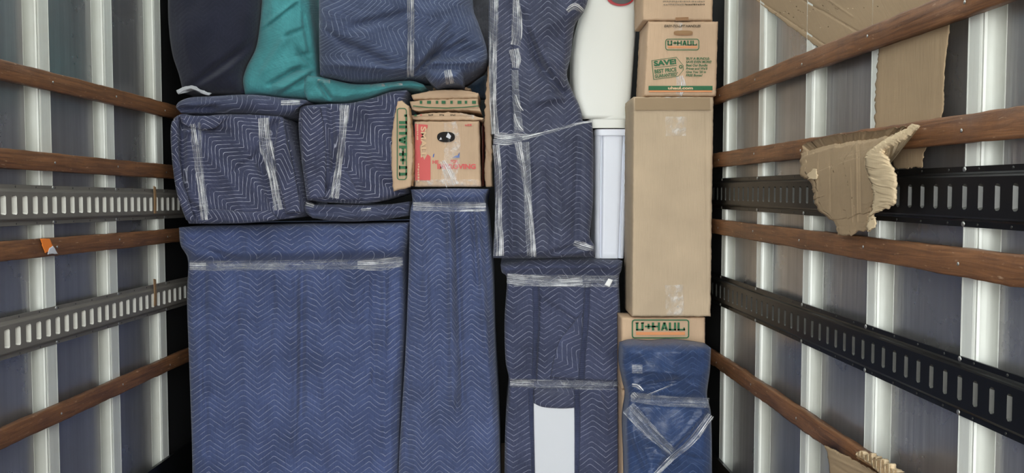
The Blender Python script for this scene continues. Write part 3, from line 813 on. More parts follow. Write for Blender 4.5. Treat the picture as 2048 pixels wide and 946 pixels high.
text(b20, 'HE', 871, 324, 12, 7, M['redprint'], Y=Yr, bold=.04); text(b20, 'FOR', 909, 323, 15, 7, M['redprint'], Y=Yr, bold=.04)
text(b20, 'IMPROVING', 913, 333, 77, 10.5, M['redprint'], Y=Yr, bold=.045)
dashes(b20, 937, 250, 14, 4, M['redprint'], Y=Yr, n=5, seed=7)
put_mesh('blue_mark', [[(0, 0), (.3, .2), (.5, 1), (.1, .7)]], frame_map(869, 311, 7, 9, 0, Yr), M['blueprint'], b20)
put_mesh('blue_mark', [[(0, 0), (1, 0), (1, 1), (.75, .45), (.4, .35)]], frame_map(912, 310, 14, 11, 0, Yr), M['blueprint'], b20)
film('parcel_tape', b20, M['film_box'], bvh(o20), [(900, 244), (905, 300), (895, 372)], [26, 34, 30], Y=YR, seed=41)
film('parcel_tape', b20, M['film'], bvh(o20), [(884, 322), (896, 345), (905, 371)], [10, 20, 26], Y=YR, seed=42)
film('parcel_tape', b20, M['film_box'], bvh(o20), [(832, 366), (960, 366)], 14, Y=YR, seed=43)
bar(b20, 964.5, 308, 1, 1, M['darkred'], Y=YR + .01, name='red_side') if False else None
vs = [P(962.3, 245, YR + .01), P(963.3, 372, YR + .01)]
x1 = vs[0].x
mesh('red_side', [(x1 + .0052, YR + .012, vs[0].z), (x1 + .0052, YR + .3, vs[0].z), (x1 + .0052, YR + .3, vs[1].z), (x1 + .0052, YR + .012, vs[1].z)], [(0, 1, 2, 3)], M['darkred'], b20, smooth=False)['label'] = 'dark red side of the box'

# flattened boxes around it
def flat(label, L, R, T, B, Y=3.40, th=.28, mat='card', seed=0, group='flattened cardboard boxes stacked on the small box', creases=()):
    t = thing('flattened_box', label, 'cardboard', P((L[-1][0] + R[-1][0]) / 2, (L[-1][1] + R[-1][1]) / 2, Y + th / 2), group)
    o = wrap('carton', t, M[mat], L, R, T, B, Y=Y, th=th, r=.004, nz=(.002, 12, 20), creases=creases, jag=1.2, seed=seed, res=2, rot=90)
    return t, o
f4, of4 = flat('flattened cardboard directly on top of the red-printed box', [(822, 232), (824, 239)], [(968, 236), (966, 241)], [(822, 232), (850, 227), (880, 225), (920, 226), (968, 236)], [(824, 239), (880, 240.5), (966, 241)], seed=1, creases=(('g', 830, 235, 960, 233, 1.2, -.004),))
f3, of3 = flat('flattened cardboard with green printed letters along its edge, second up in pile', [(820, 203), (824, 219), (836, 222)], [(955, 197), (957, 212), (962, 223.5)], [(820, 203), (860, 199), (920, 197.5), (955, 197)], [(836, 222), (870, 220), (920, 220.5), (962, 223.5)], seed=2, creases=(('g', 830, 213, 955, 214, 1.5, .004),))
f2, of2 = flat('flattened cardboard third up in pile, plain with a dark corner', [(822, 190), (826, 199)], [(957, 187), (956, 196)], [(822, 190), (850, 184), (880, 180), (930, 181), (957, 187)], [(826, 199), (880, 197.5), (956, 196)], seed=3, creases=(('g', 865, 188, 955, 188, 1.5, -.004),))
f1, of1 = flat('small curved cardboard flap topmost in pile, under blue bundle', [(866, 176), (866, 179.5)], [(941, 177), (938, 181)], [(866, 176), (885, 170), (915, 170), (941, 177)], [(866, 179.5), (900, 179), (938, 181)], seed=4, Y=3.55, th=.12)
YF = 3.40 - .006
for k in range(8):
    bar(f3, 842 + k * 15 + (k % 3), 204.5, 5 + (k % 2) * 3, 6, M['green'], Y=YF - .003)
put_mesh('printed_line', [[(0, .6), (.25, .3), (.5, .2), (.75, .35), (1, .6), (1, .45), (.75, .2), (.5, .05), (.25, .15), (0, .45)]], frame_map(892, 212, 132, 12, 0, YF - .003), M['green'], f3)
bar(f4, 831, 231, 5, 3, M['green'], Y=YF - .003); bar(f4, 842, 230, 3, 2.5, M['redprint'], Y=YF - .003)
for k in range(3): dashes(f4, 862 + k * 22, 230, 10, 3, M['dkprint'], Y=YF - .004, n=4, seed=8 + k)
film('parcel_tape', f4, M['film_box'], bvh(of4), [(920, 231), (948, 234)], 8, Y=3.4, seed=51)
film('parcel_tape', f1, M['film_box'], bvh(of1), [(887, 170), (889, 179)], 14, Y=3.55, seed=52)
# upright flattened logo box, and its neighbour on the other side
t22 = thing('flattened_box', 'upright flattened cardboard box with large green logo turned sideways, left of red-printed box', 'cardboard', P(805, 383, 3.36))
o22 = wrap('carton', t22, M['card'], [(795, 204), (786, 250), (783, 300), (784, 350), (787, 383)], [(817, 212), (822, 250), (825, 300), (824, 350), (822, 375)], T=[(795, 204), (803, 202), (817, 212)], B=[(787, 383), (800, 379), (822, 375)],
     Y=3.325, th=.03, r=.006, nz=(.002, 10, 10), jag=1.5, seed=6, res=2.5)
outline(t22, 803.5, 288, 144, 20, 1.8, ang=90, Y=3.315, rad=.3)
uhaul(t22, 806, 290, 122, 16, ang=90, Y=3.3147)
film('parcel_tape', t22, M['film'], bvh(o22), [(805, 292), (803, 312)], 7, Y=3.33, seed=53)
wrap('inner_ply', t22, M['card_dark'], [(818, 214), (824, 300), (822, 372)], [(821, 216), (828, 300), (826, 373)], Y=3.345, th=.03, r=.002, jag=1, res=2.5, nz=(.003, 10, 20))
t23 = thing('flattened_box', 'upright cardboard strip with ragged edge, right of red-printed box', 'cardboard', P(977, 375, 3.44))
wrap('carton', t23, M['card'], [(979, 110), (972, 180), (969, 240), (971, 300), (969, 345), (972, 374)], [(984, 112), (983, 200), (982, 260), (984, 300), (983, 330), (984, 373)], Y=3.48, th=.2, r=.003, nz=(.002, 10, 30), jag=2, seed=9, res=2.5,
     creases=(('g', 972, 300, 980, 318, 2, -.006),))

# ------------------------------------------------------------------ blanket-wrapped goods
WG = 'blanket-wrapped goods packed in the truck'
# 1 big block
w1 = thing('wrapped_furniture', 'largest blue quilted blanket bundle, wide block with one tape band, lower left', 'wrapped furniture', P(590, 1091, 3.6))
ang1 = 0
o1 = wrap('blanket', w1, M['blue'], [(358, 455), (361, 490), (376, 522), (374, 600), (379, 750), (384, 900), (386, 1088)],
     [(816, 446), (814, 485), (807, 530), (808, 650), (803, 760), (798, 880), (794, 1088)],
     T=[(358, 455), (430, 452), (560, 450), (700, 448), (816, 446)], B=[(386, 1088), (590, 1090), (794, 1088)], Y=3.40, th=.62, r=.035, bulge=.015,
     nz=(.007, 5, 3), fold=(.013, 9, 1.0, 0), seed=1, uvw=(.006, 5), creases=(('g', 376, 530, 808, 524, 10, -.022), ('g', 360, 500, 815, 498, 16, .016), ('g', 360, 466, 815, 462, 14, .006),
     ('g', 604, 545, 602, 820, 6, -.016), ('g', 592, 560, 590, 900, 5, .008), ('g', 408, 545, 412, 900, 5, -.010), ('g', 470, 545, 474, 640, 4, -.008), ('g', 545, 545, 548, 620, 4, -.007), ('g', 655, 540, 660, 640, 4, -.008), ('g', 745, 540, 748, 760, 5, -.009), ('g', 770, 560, 768, 900, 5, .007), ('s', 380, 505, 440, 520, 4, .012, 30), ('g', 375, 485, 470, 520, 5, -.008), ('g', 700, 545, 720, 640, 5, .006), ('g', 380, 640, 800, 650, 6, -.003), ('g', 480, 500, 580, 500, 4, -.004)))
tr = bvh(o1)
film('tape_band', w1, M['film_soft'], tr, [(379, 532), (480, 531), (600, 530), (720, 528), (806, 524)], 20, seed=1)
film('tape_band', w1, M['film'], tr, [(379, 532), (412, 532)], 14, seed=2, off=.005); film('tape_band', w1, M['film_soft'], tr, [(434, 533), (570, 532)], 12, seed=3, off=.005)
film('tape_band', w1, M['film'], tr, [(715, 530), (760, 529), (805, 522)], [16, 26, 18], seed=4, off=.006)
# 2 tall tapering
w2 = thing('wrapped_furniture', 'tall narrow blue blanket bundle widening downwards, red-printed box on top', 'wrapped furniture', P(895, 1091, 3.5))
o2 = wrap('blanket', w2, M['blue2'], [(822, 379), (825, 404), (820, 430), (817, 550), (811, 700), (803, 830), (797, 946), (796, 1092)],
     [(977, 378), (970, 402), (976, 440), (985, 550), (990, 700), (997, 830), (1000, 946), (1002, 1092)], T=[(822, 379), (900, 377), (977, 378)], Y=3.36, th=.36, r=.03, bulge=.02,
     nz=(.007, 6, 2.5), fold=(.015, 11, .8, 2), seed=2, uvw=(.006, 5), creases=(('g', 822, 414, 974, 414, 7, -.014), ('g', 822, 392, 974, 390, 8, .006), ('g', 912, 430, 925, 800, 5, -.018), ('g', 898, 440, 905, 800, 5, .010), ('g', 945, 425, 955, 560, 5, -.016), ('g', 955, 430, 975, 700, 5, .008), ('g', 850, 560, 830, 946, 8, .006), ('g', 822, 600, 815, 900, 5, -.006)))
tr = bvh(o2)
film('tape_band', w2, M['film'], tr, [(826, 413), (900, 415), (972, 414)], 17, seed=5); film('tape_band', w2, M['film_soft'], tr, [(826, 408), (970, 409)], 10, seed=6, off=.005)
# 3 left wrapped box
w3 = thing('wrapped_box', 'navy quilted blanket bundle at left end of middle row, two vertical tape strips', 'wrapped box', P(480, 450, 3.5))
o3 = wrap('blanket', w3, M['navy_box'], [(348, 236), (341, 262), (345, 330), (355, 390), (370, 430), (378, 447)], [(562, 233), (571, 250), (583, 300), (594, 350), (604, 424)],
     T=[(348, 236), (365, 228), (400, 233), (440, 229), (500, 229), (562, 233)], B=[(378, 447), (430, 447.5), (500, 446), (545, 440), (585, 436), (604, 424)], Y=3.36, th=.5, r=.018, bulge=.006, rot=45, uvw=(.01, 4),
     nz=(.010, 7, 7), fold=(.013, 6, 3, 25), seed=3, creases=(('g', 362, 240, 368, 390, 6, -.022), ('g', 352, 250, 356, 380, 5, .010), ('g', 375, 252, 440, 262, 6, -.014), ('g', 380, 262, 452, 235, 5, .010),
     ('s', 560, 250, 532, 330, 3, -.014, 25), ('g', 545, 250, 520, 300, 4, -.010), ('g', 470, 340, 500, 320, 4, -.008), ('g', 378, 430, 600, 440, 7, -.010), ('g', 520, 330, 545, 410, 6, -.012), ('g', 565, 250, 600, 420, 6, -.015), ('g', 350, 380, 395, 420, 5, -.010)))
f3s = []
for nm, L_, Rr, T_, B_, Y_, rt, sd in (
    ('side_flap', [(344, 242), (341, 266), (345, 330), (354, 388), (372, 440)], [(357, 240), (355, 272), (361, 335), (370, 385), (390, 444)], None, None, 3.340, 80, 61),
    ('top_flap', [(360, 232), (366, 248), (384, 256)], [(456, 231), (445, 244), (432, 256)], None, [(384, 256), (408, 260), (432, 256)], 3.342, 20, 62),
    ('side_flap', [(560, 236), (548, 300), (556, 360), (572, 428)], [(566, 236), (578, 300), (590, 355), (602, 424)], None, None, 3.336, -20, 63),
    ('bottom_flap', [(392, 428), (396, 445)], [(540, 420), (556, 440)], [(392, 428), (430, 418), (490, 424), (540, 420)], [(396, 445), (470, 446), (556, 440)], 3.340, 70, 64)):
    f3s.append(wrap(nm, w3, M['navy_box'], L_, Rr, T_, B_, Y=Y_, th=.012, r=.004, bulge=.007, nz=(.006, 12, 10), fold=(.005, 8, 4, 20), rot=rt, uvw=(.012, 5), seed=sd, res=3))
tr = bvh(o3, *f3s)
film('tape_band', w3, M['film'], tr, [(385, 248), (393, 310), (402, 380), (409, 440)], [10, 14, 12, 14], seed=7)
film('tape_band', w3, M['film'], tr, [(527, 236), (532, 290), (545, 350), (556, 420)], [22, 26, 16, 18], seed=8)
film('tape_band', w3, M['film_soft'], tr, [(398, 245), (403, 330), (415, 430)], 6, seed=9, off=.005)
# 4 second wrapped box
w4 = thing('wrapped_box', 'navy quilted blanket bundle in middle row, single central tape strip, beside sideways logo cardboard', 'wrapped box', P(710, 405, 3.5))
o4 = wrap('blanket', w4, M['navy_box'], [(600, 212), (597, 250), (602, 310), (609, 365), (614, 400)], [(814, 180), (803, 240), (802, 330), (812, 386)],
     T=[(600, 212), (650, 208), (700, 206), (745, 196), (780, 184), (814, 180)], B=[(614, 400), (660, 405), (740, 406), (812, 386)], Y=3.39, th=.28, r=.018, bulge=.008, rot=45, uvw=(.01, 4), uvs=(.05, .03),
     nz=(.010, 7, 6), fold=(.013, 7, 2, 10), seed=4, creases=(('g', 660, 215, 668, 330, 6, -.016), ('g', 668, 330, 650, 400, 5, -.010), ('s', 692, 345, 715, 400, 3, .014, 25), ('g', 640, 390, 692, 345, 4, -.009), ('g', 625, 215, 632, 395, 6, .006), ('g', 740, 210, 730, 400, 8, -.006), ('g', 780, 370, 815, 385, 6, -.01)))
f4s = [wrap('corner_flap', w4, M['navy_box'], [(686, 342), (668, 370), (642, 394)], [(694, 342), (708, 370), (722, 399)], None, [(642, 394), (680, 401), (722, 399)], Y=3.370, th=.012, r=.004, bulge=.006, nz=(.003, 12, 12), rot=15, uvw=(.01, 5), seed=66, res=3),
       wrap('side_flap', w4, M['navy_box'], [(604, 218), (602, 260), (606, 320), (614, 370), (620, 398)], [(640, 214), (648, 260), (652, 320), (650, 370), (652, 396)], Y=3.372, th=.012, r=.004, bulge=.008, nz=(.005, 12, 8), rot=-10, uvw=(.012, 5), seed=67, res=3)]
tr = bvh(o4, *f4s)
film('tape_band', w4, M['film'], tr, [(689, 210), (684, 280), (675, 350), (668, 396)], [20, 14, 12, 20], seed=10)
# rolls of blanket
def roll(label, L, R, T, B, Y, th, seed, mat='navy', rot=0, bulge=.02, creases=()):
    t = thing('folded_blanket', label, 'blanket', P((L[-1][0] + R[-1][0]) / 2, (L[-1][1] + R[-1][1]) / 2, Y + th / 2))
    o = wrap('cloth', t, M[mat], L, R, T, B, Y=Y, th=th, r=.02, bulge=bulge, nz=(.008, 10, 16), fold=(.006, 3, 14, 0), seed=seed, rot=rot, uvw=(.03, 6), creases=creases, res=3)
    return t, o
r5, o5 = roll('folded navy blanket lying on left wrapped bundle of middle row, loop at its left', [(357, 204), (352, 214), (362, 226)], [(612, 200), (614, 206), (600, 210)],
              [(357, 204), (380, 195), (430, 192), (500, 189), (560, 195), (612, 200)], [(362, 226), (420, 226), (500, 227), (575, 232), (600, 210)], 3.38, .45, 5, rot=35,
              creases=(('g', 368, 218, 420, 216, 5, -.03), ('g', 366, 211, 425, 208, 3, .012), ('g', 400, 222, 460, 225, 3, -.015)))
film('tape_band', r5, M['film'], bvh(o5), [(562, 206), (600, 205)], 10, Y=3.38, seed=11)
r6, o6 = roll('flattened navy blanket roll between middle-row bundle and largest block', [(608, 410), (612, 425), (625, 436)], [(818, 403), (820, 415), (815, 432)],
              [(608, 410), (680, 409), (760, 410), (818, 403)], [(625, 436), (680, 443), (750, 441), (815, 432)], 3.40, .45, 6, rot=20, creases=(('g', 630, 424, 815, 420, 4, -.012),))
film('tape_band', r6, M['film'], bvh(o6), [(611, 407), (628, 412)], 8, seed=12); film('tape_band', r6, M['film'], bvh(o6), [(722, 420), (742, 418)], 5, seed=13)
# top row
w6 = thing('blanket', 'dark navy plain blanket bundle at top left corner of load', 'blanket', P(430, 190, 3.6))
o6b = wrap('cloth', w6, M['dark'], [(342, -120), (336, 0), (338, 60), (345, 110), (358, 150), (366, 186)], [(530, -120), (522, 0), (518, 50), (508, 100), (490, 135), (485, 160), (488, 187)], B=[(366, 186), (420, 187), (488, 187)],
     Y=3.42, th=.5, r=.06, bulge=.03, nz=(.015, 5, 5), fold=(.01, 4, 4, 30), seed=7, creases=(('g', 395, 165, 500, 90, 9, -.016), ('g', 400, 175, 470, 130, 8, .01)))
ws = thing('strap', 'pale grey frayed webbing strap poking out under dark navy blanket', 'strap', P(390, 188, 3.38))
wrap('webbing', ws, M['strap'], [(352, 181), (357, 189)], [(424, 187), (418, 191)], T=[(352, 181), (368, 174), (386, 171), (402, 179), (424, 187)], B=[(357, 189), (370, 181), (384, 178), (402, 186), (418, 191)], Y=3.39, th=.006, r=.002, nz=(.003, 20, 20), jag=1.5, res=2)
w7 = thing('blanket', 'teal blanket hanging between navy bundles with a tail trailing right', 'blanket', P(600, 200, 3.55))
o7 = wrap('cloth', w7, M['teal'], [(535, -120), (524, 0), (520, 45), (512, 95), (494, 132), (486, 160), (490, 188)], [(610, -120), (622, 10), (630, 70), (634, 120), (636, 152), (650, 180), (660, 198)],
     B=[(490, 188), (530, 190), (580, 196), (660, 198)], Y=3.43, th=.45, r=.045, bulge=.03, nz=(.012, 7, 6), fold=(.014, 5, 4, 40), seed=8, rot=50,
     creases=(('g', 522, 62, 590, 10, 3, -.018), ('g', 526, 56, 596, 4, 5, .010), ('g', 545, 165, 590, 140, 4, -.018), ('g', 590, 140, 612, 137, 4, -.012), ('g', 560, 178, 612, 148, 6, .014), ('g', 608, 40, 618, 100, 4, -.012), ('g', 600, 105, 640, 150, 4, -.012), ('g', 620, 150, 560, 190, 4, -.012), ('g', 575, 70, 600, 60, 3, -.012), ('g', 600, 110, 630, 105, 3, -.010), ('g', 530, 140, 560, 90, 8, .008)))
o7b = wrap('tail', w7, M['teal'], [(612, 150), (606, 175), (615, 200)], [(846, 168), (850, 174), (842, 180)], T=[(612, 150), (640, 154), (660, 158), (700, 167), (740, 168), (780, 164), (820, 161), (846, 168)],
     B=[(615, 200), (680, 203), (720, 198), (745, 192), (780, 181), (814, 177), (842, 180)], Y=3.40, th=.27, r=.022, bulge=.015, nz=(.008, 14, 20), fold=(.009, 12, 7, -30), seed=9, rot=80, res=3, creases=(('g', 642, 172, 660, 198, 5, -.02),))
wrap('tail_end', w7, M['teal'], [(812, 176), (816, 204)], [(852, 174), (846, 204)], Y=3.70, th=.15, r=.02, bulge=.01, nz=(.006, 14, 14), seed=10, rot=80)
tr = bvh(o7b); film('tape_band', w7, M['film_box'], tr, [(635, 162), (660, 163)], 7, seed=14); film('tape_band', w7, M['film_box'], tr, [(740, 172), (770, 170)], 6, seed=15); film('tape_band', w7, M['film_box'], tr, [(775, 171), (805, 168)], 5, seed=16)
w8 = thing('wrapped_furniture', 'big rounded slate-blue blanket bundle at top centre with vertical tape', 'wrapped furniture', P(790, 160, 3.55))
o8 = wrap('blanket', w8, M['slate'], [(640, -130), (638, 0), (638, 80), (640, 150)], [(935, -130), (943, 0), (958, 50), (973, 95), (970, 125), (940, 150), (925, 160)],
     B=[(640, 150), (670, 156), (710, 163), (770, 160), (830, 156), (880, 158), (925, 160)], Y=3.34, th=.30, r=.06, bulge=.05, nz=(.014, 5, 5), fold=(.02, 4, 3, 35), seed=11, rot=70, uvw=(.05, 4),
     creases=(('g', 700, 90, 770, 125, 7, -.016), ('g', 650, 60, 700, 100, 6, -.01), ('g', 822, 0, 822, 155, 5, -.018), ('g', 835, 145, 870, 110, 5, -.022), ('g', 870, 110, 920, 88, 5, -.014), ('g', 850, 110, 890, 50, 6, .012), ('g', 895, 110, 970, 100, 12, -.02),
     ('g', 845, 130, 900, 80, 4, -.012), ('g', 870, 125, 965, 125, 5, .01), ('g', 720, 50, 800, 30, 8, -.012), ('g', 680, 130, 810, 140, 7, .01)))
o8b = wrap('tied_corner', w8, M['slate'], [(850, 132), (852, 155), (872, 174)], [(930, 132), (928, 150), (924, 169)], B=[(872, 174), (895, 168), (924, 169)], Y=3.33, th=.2, r=.03, bulge=.03, nz=(.012, 14, 14), fold=(.012, 12, 4, 10), seed=12, rot=20, res=3)
tr = bvh(o8, o8b)
film('tape_band', w8, M['film'], tr, [(821, -20), (822, 70), (821, 155)], [14, 13, 14], Y=3.34, seed=17); film('tape_band', w8, M['film'], tr, [(895, 140), (900, 168)], [14, 18], Y=3.34, seed=18)
w9 = thing('felt_bundle', 'small grey cloth bundle wedged behind slate bundle at top', 'blanket', P(950, 100, 3.7))
o9 = wrap('cloth', w9, M['grey'], [(925, -100), (935, 20), (950, 105)], [(995, -100), (990, 20), (985, 105)], Y=3.70, th=.2, r=.03, bulge=.01, nz=(.015, 8, 8), seed=13)
wd = thing('cloth_bundle', 'small denim-blue cloth in gap right of flattened cardboard pile', 'cloth', P(955, 182, 3.5))
wrap('cloth', wd, M['denim'], [(935, 165), (940, 195)], [(972, 150), (970, 195)], Y=3.68, th=.12, r=.02, bulge=.02, nz=(.01, 14, 14), seed=14, res=3)

# 10 tall upper centre bundle
w10 = thing('wrapped_furniture', 'tall navy bundle of two overlapping blankets bound with clear tape, left of white bins', 'wrapped furniture', P(1085, 518, 3.5))
o10 = wrap('upper_blanket', w10, M['film_navy'], [(984, -130), (978, 0), (977, 120), (981, 200), (987, 262), (990, 330)], [(1192, -130), (1176, 0), (1150, 50), (1142, 110), (1134, 150), (1146, 185), (1160, 215), (1166, 250), (1168, 330)],
     Y=3.385, th=.07, r=.03, bulge=.02, nz=(.009, 6, 5), fold=(.014, 6, 3, -35), seed=15, uvw=(.012, 4), creases=(('g', 1048, 40, 1080, 130, 8, -.018), ('g', 1080, 130, 1130, 190, 8, -.014), ('g', 1060, 60, 1110, 150, 8, .012), ('g', 1028, 0, 1030, 260, 5, -.008), ('g', 1090, 200, 1160, 190, 7, .01)))
o10b = wrap('lower_blanket', w10, M['film_navy'], [(986, 278), (988, 330), (990, 420), (986, 516)], [(1184, 245), (1187, 290), (1186, 400), (1180, 470), (1188, 490), (1190, 514)],
     T=[(986, 278), (1050, 270), (1110, 258), (1165, 242), (1184, 245)], B=[(986, 516), (1060, 517), (1120, 515), (1190, 514)], Y=3.36, th=.095, r=.022, bulge=.014, nz=(.007, 6, 5), fold=(.013, 8, 1.5, 0), seed=16, uvw=(.012, 4), uvs=(.03, .01),
     creases=(('g', 1020, 300, 1025, 500, 6, -.010), ('g', 1058, 300, 1066, 510, 5, -.008), ('g', 1100, 320, 1108, 480, 8, -.006), ('g', 1155, 290, 1150, 470, 6, -.008), ('g', 1110, 505, 1180, 485, 5, -.012), ('g', 1120, 512, 1185, 500, 4, .012)))
tr = bvh(o10, o10b)
film('tape_band', w10, M['film'], tr, [(988, -20), (987, 80), (985, 180), (990, 268)], [18, 17, 16, 16], seed=19)
film('tape_band', w10, M['film'], tr, [(1032, -10), (1034, 60), (1030, 90)], [10, 22, 20], seed=20)
film('tape_band', w10, M['film'], tr, [(1028, 98), (1032, 118), (1031, 136)], [20, 20, 16], seed=21)
film('tape_band', w10, M['film_soft'], tr, [(1030, 140), (1032, 200), (1038, 265)], [14, 14, 20], seed=22)
film('tape_band', w10, M['film'], tr, [(1030, 190), (1038, 212), (1046, 222)], [4, 9, 3], seed=23, off=.006); film('tape_band', w10, M['film'], tr, [(1028, 228), (1036, 250), (1046, 262)], [4, 9, 3], seed=24, off=.006)
film('tape_band', w10, M['film'], tr, [(988, 276), (1010, 279), (1040, 275), (1058, 273)], [24, 26, 18, 10], seed=25, off=.006)
film('tape_band', w10, M['film'], tr, [(1045, 276), (1100, 263), (1150, 249), (1186, 243)], [9, 6, 6, 4], seed=26, off=.006)
film('tape_band', w10, M['film'], tr, [(992, 290), (998, 360), (997, 430), (998, 512)], [14, 12, 14, 22], seed=27)
film('tape_band', w10, M['film'], tr, [(1036, 284), (1046, 340), (1060, 420), (1068, 514)], [14, 10, 9, 10], seed=28)
film('tape_band', w10, M['film_soft'], tr, [(1052, 284), (1056, 400), (1062, 512)], [14, 16, 16], seed=29)
film('tape_band', w10, M['film'], tr, [(1148, 486), (1166, 492), (1186, 498)], [10, 16, 10], seed=30, off=.006)
film('tape_band', w10, M['film'], tr, [(1134, 22), (1150, 12), (1166, 24)], [8, 14, 10], seed=31, off=.006)

# 19 lower centre-right bundle with exposed white panel
w19 = thing('wrapped_furniture', 'navy bundle with overlapping blanket flaps and a white panel showing through, below white bins', 'wrapped furniture', P(1125, 1091, 3.55))
o19 = wrap('blanket', w19, M['navy'], [(1001, 530), (1004, 545), (1014, 560), (1009, 640), (1011, 720), (1018, 765), (1011, 850), (1009, 946), (1009, 1088)],
     [(1245, 522), (1243, 540), (1238, 560), (1241, 650), (1238, 750), (1238, 850), (1240, 946), (1240, 1088)], T=[(1001, 530), (1060, 520), (1140, 519), (1245, 522)], Y=3.40, th=.4, r=.025, bulge=.0, nz=(.002, 6, 5), fold=None, seed=17, uvw=(.01, 4),
     creases=(('g', 1014, 562, 1240, 560, 8, -.010), ('g', 1004, 536, 1243, 532, 8, .012), ('g', 1015, 768, 1240, 770, 6, -.010), ('s', 1085, 595, 1150, 640, 2, -.012, 30)), rot=0)
def flapp(name, L, R, T=None, B=None, Y=3.395, mat='navy', seed=0, rot=0, lab=None, par=w19, th=.008, uvs=(0, 0), creases=(), nz=(.003, 9, 6)):
    o = wrap(name, par, M[mat], L, R, T, B, Y=Y, th=th, r=.004, bulge=.006, nz=nz, seed=seed, rot=rot, uvw=(.012, 4), res=3, uvs=uvs, creases=creases)
    if lab: o['label'] = lab
    return o
pl = wrap('white_panel', w19, M['panel'], [(1064, 790), (1064, 1080)], [(1156, 790), (1154, 1080)], Y=3.392, th=.004, r=.002, nz=(.0003, 3, 3)); pl['label'] = 'smooth white panel left uncovered'
oval(pl, 1124, 886, 3.2, 3.2, M['hole'], Y=3.3905, name='screw_hole')
Fl = [flapp('left_flap', [(1016, 570), (1011, 640), (1013, 720), (1020, 762)], [(1078, 568), (1079, 640), (1077, 700), (1074, 760)], seed=31, Y=3.390),
      flapp('center_flap', [(1113, 700), (1106, 725), (1101, 756)], [(1166, 622), (1164, 700), (1158, 758)], T=[(1113, 700), (1120, 680), (1140, 655), (1166, 622)], seed=32, Y=3.386, rot=60, th=.012),
      flapp('right_flap', [(1173, 566), (1170, 640), (1164, 700), (1160, 760)], [(1236, 566), (1238, 640), (1238, 700), (1234, 762)], seed=33, Y=3.384, uvs=(.03, .02)),
      flapp('lower_left_flap', [(1021, 774), (1014, 850), (1012, 946), (1012, 1080)], [(1060, 774), (1064, 850), (1068, 946), (1070, 1080)], seed=34, Y=3.388),
      flapp('lower_right_flap', [(1152, 776), (1154, 850), (1151, 946), (1151, 1080)], [(1235, 776), (1236, 850), (1237, 946), (1237, 1080)], seed=35, Y=3.384, uvs=(.02, 0), creases=(('g', 1200, 790, 1215, 850, 5, .006),)),
      flapp('top_flap', [(1068, 776), (1067, 806)], [(1151, 776), (1150, 816)], B=[(1067, 806), (1085, 814), (1120, 817), (1150, 816)], seed=36, Y=3.386, rot=70, mat='film_navy')]
Fl += [flapp('hem', [(1064, 570), (1065, 640), (1064, 700), (1062, 762)], [(1078, 570), (1079, 640), (1076, 700), (1073, 762)], seed=37, Y=3.385, mat='hem', th=.004),
       flapp('hem', [(1170, 566), (1166, 640), (1160, 700), (1156, 760)], [(1182, 566), (1179, 640), (1174, 700), (1170, 760)], seed=38, Y=3.380, mat='hem', th=.004),
       flapp('hem', [(1056, 776), (1058, 850), (1062, 946), (1064, 1080)], [(1067, 776), (1068, 850), (1070, 946), (1072, 1080)], seed=39, Y=3.383, mat='hem', th=.004),
       flapp('hem', [(1148, 776), (1149, 850), (1149, 946), (1149, 1080)], [(1160, 776), (1162, 850), (1160, 946), (1160, 1080)], seed=40, Y=3.380, mat='hem', th=.004)]
tr = bvh(o19, *Fl)
film('tape_band', w19, M['film'], tr, [(1014, 556), (1060, 561), (1120, 564), (1165, 562)], [20, 22, 18, 18], seed=33, off=.004); film('tape_band', w19, M['film_soft'], tr, [(1014, 560), (1130, 562), (1236, 562)], 24, seed=34, off=.005)
film('tape_band', w19, M['film_soft'], tr, [(1020, 766), (1130, 769), (1236, 772)], 18, seed=35, off=.004); film('tape_band', w19, M['film'], tr, [(1020, 765), (1068, 767)], 12, seed=36, off=.006)
wrap('paper_label', w19, M['label'], [(1217, 557), (1209, 570)], [(1226, 560), (1219, 574)], Y=3.366, th=.002, r=.0005, res=2)['label'] = 'small tilted white sticker'

# 17 film-wrapped bundle bottom right
w17 = thing('wrapped_box', 'blue blanket bundle bound in shiny stretch film, bottom right of load', 'wrapped box', P(1338, 1175, 3.12))
o17 = wrap('blanket', w17, M['film_blue'], [(1246, 694), (1244, 730), (1252, 775), (1257, 800), (1251, 850), (1254, 946), (1256, 1168)], [(1422, 696), (1420, 740), (1414, 790), (1422, 830), (1424, 946), (1424, 1168)],
     T=[(1246, 694), (1270, 688), (1310, 690), (1345, 687), (1390, 691), (1422, 696)], Y=3.05, th=.14, r=.03, bulge=.02, nz=(.012, 8, 8), fold=(.02, 5, 6, -15), seed=18, uvw=(.03, 5), res=3,
     creases=(('g', 1250, 800, 1420, 805, 9, -.016), ('g', 1260, 815, 1335, 900, 6, -.014), ('g', 1418, 830, 1320, 935, 5, -.016), ('g', 1290, 770, 1350, 762, 4, -.010), ('g', 1250, 740, 1410, 750, 8, .008), ('g', 1270, 880, 1290, 930, 6, .01), ('g', 1330, 900, 1400, 920, 6, -.01)))
tr = bvh(o17)
film('stretch_film', w17, M['film_soft'], tr, [(1262, 794), (1330, 802), (1418, 806)], 20, Y=3.05, seed=37)
film('stretch_film', w17, M['film'], tr, [(1422, 830), (1385, 880), (1345, 915), (1310, 950)], [14, 16, 12, 10], Y=3.05, seed=38)
film('stretch_film', w17, M['film_soft'], tr, [(1256, 815), (1300, 862), (1345, 905)], [30, 26, 16], Y=3.05, seed=39)
film('stretch_film', w17, M['film_soft'], tr, [(1264, 738), (1285, 738)], 18, Y=3.05, seed=40); film('stretch_film', w17, M['film'], tr, [(1264, 770), (1276, 772), (1286, 782)], [6, 9, 4], Y=3.05, seed=41)
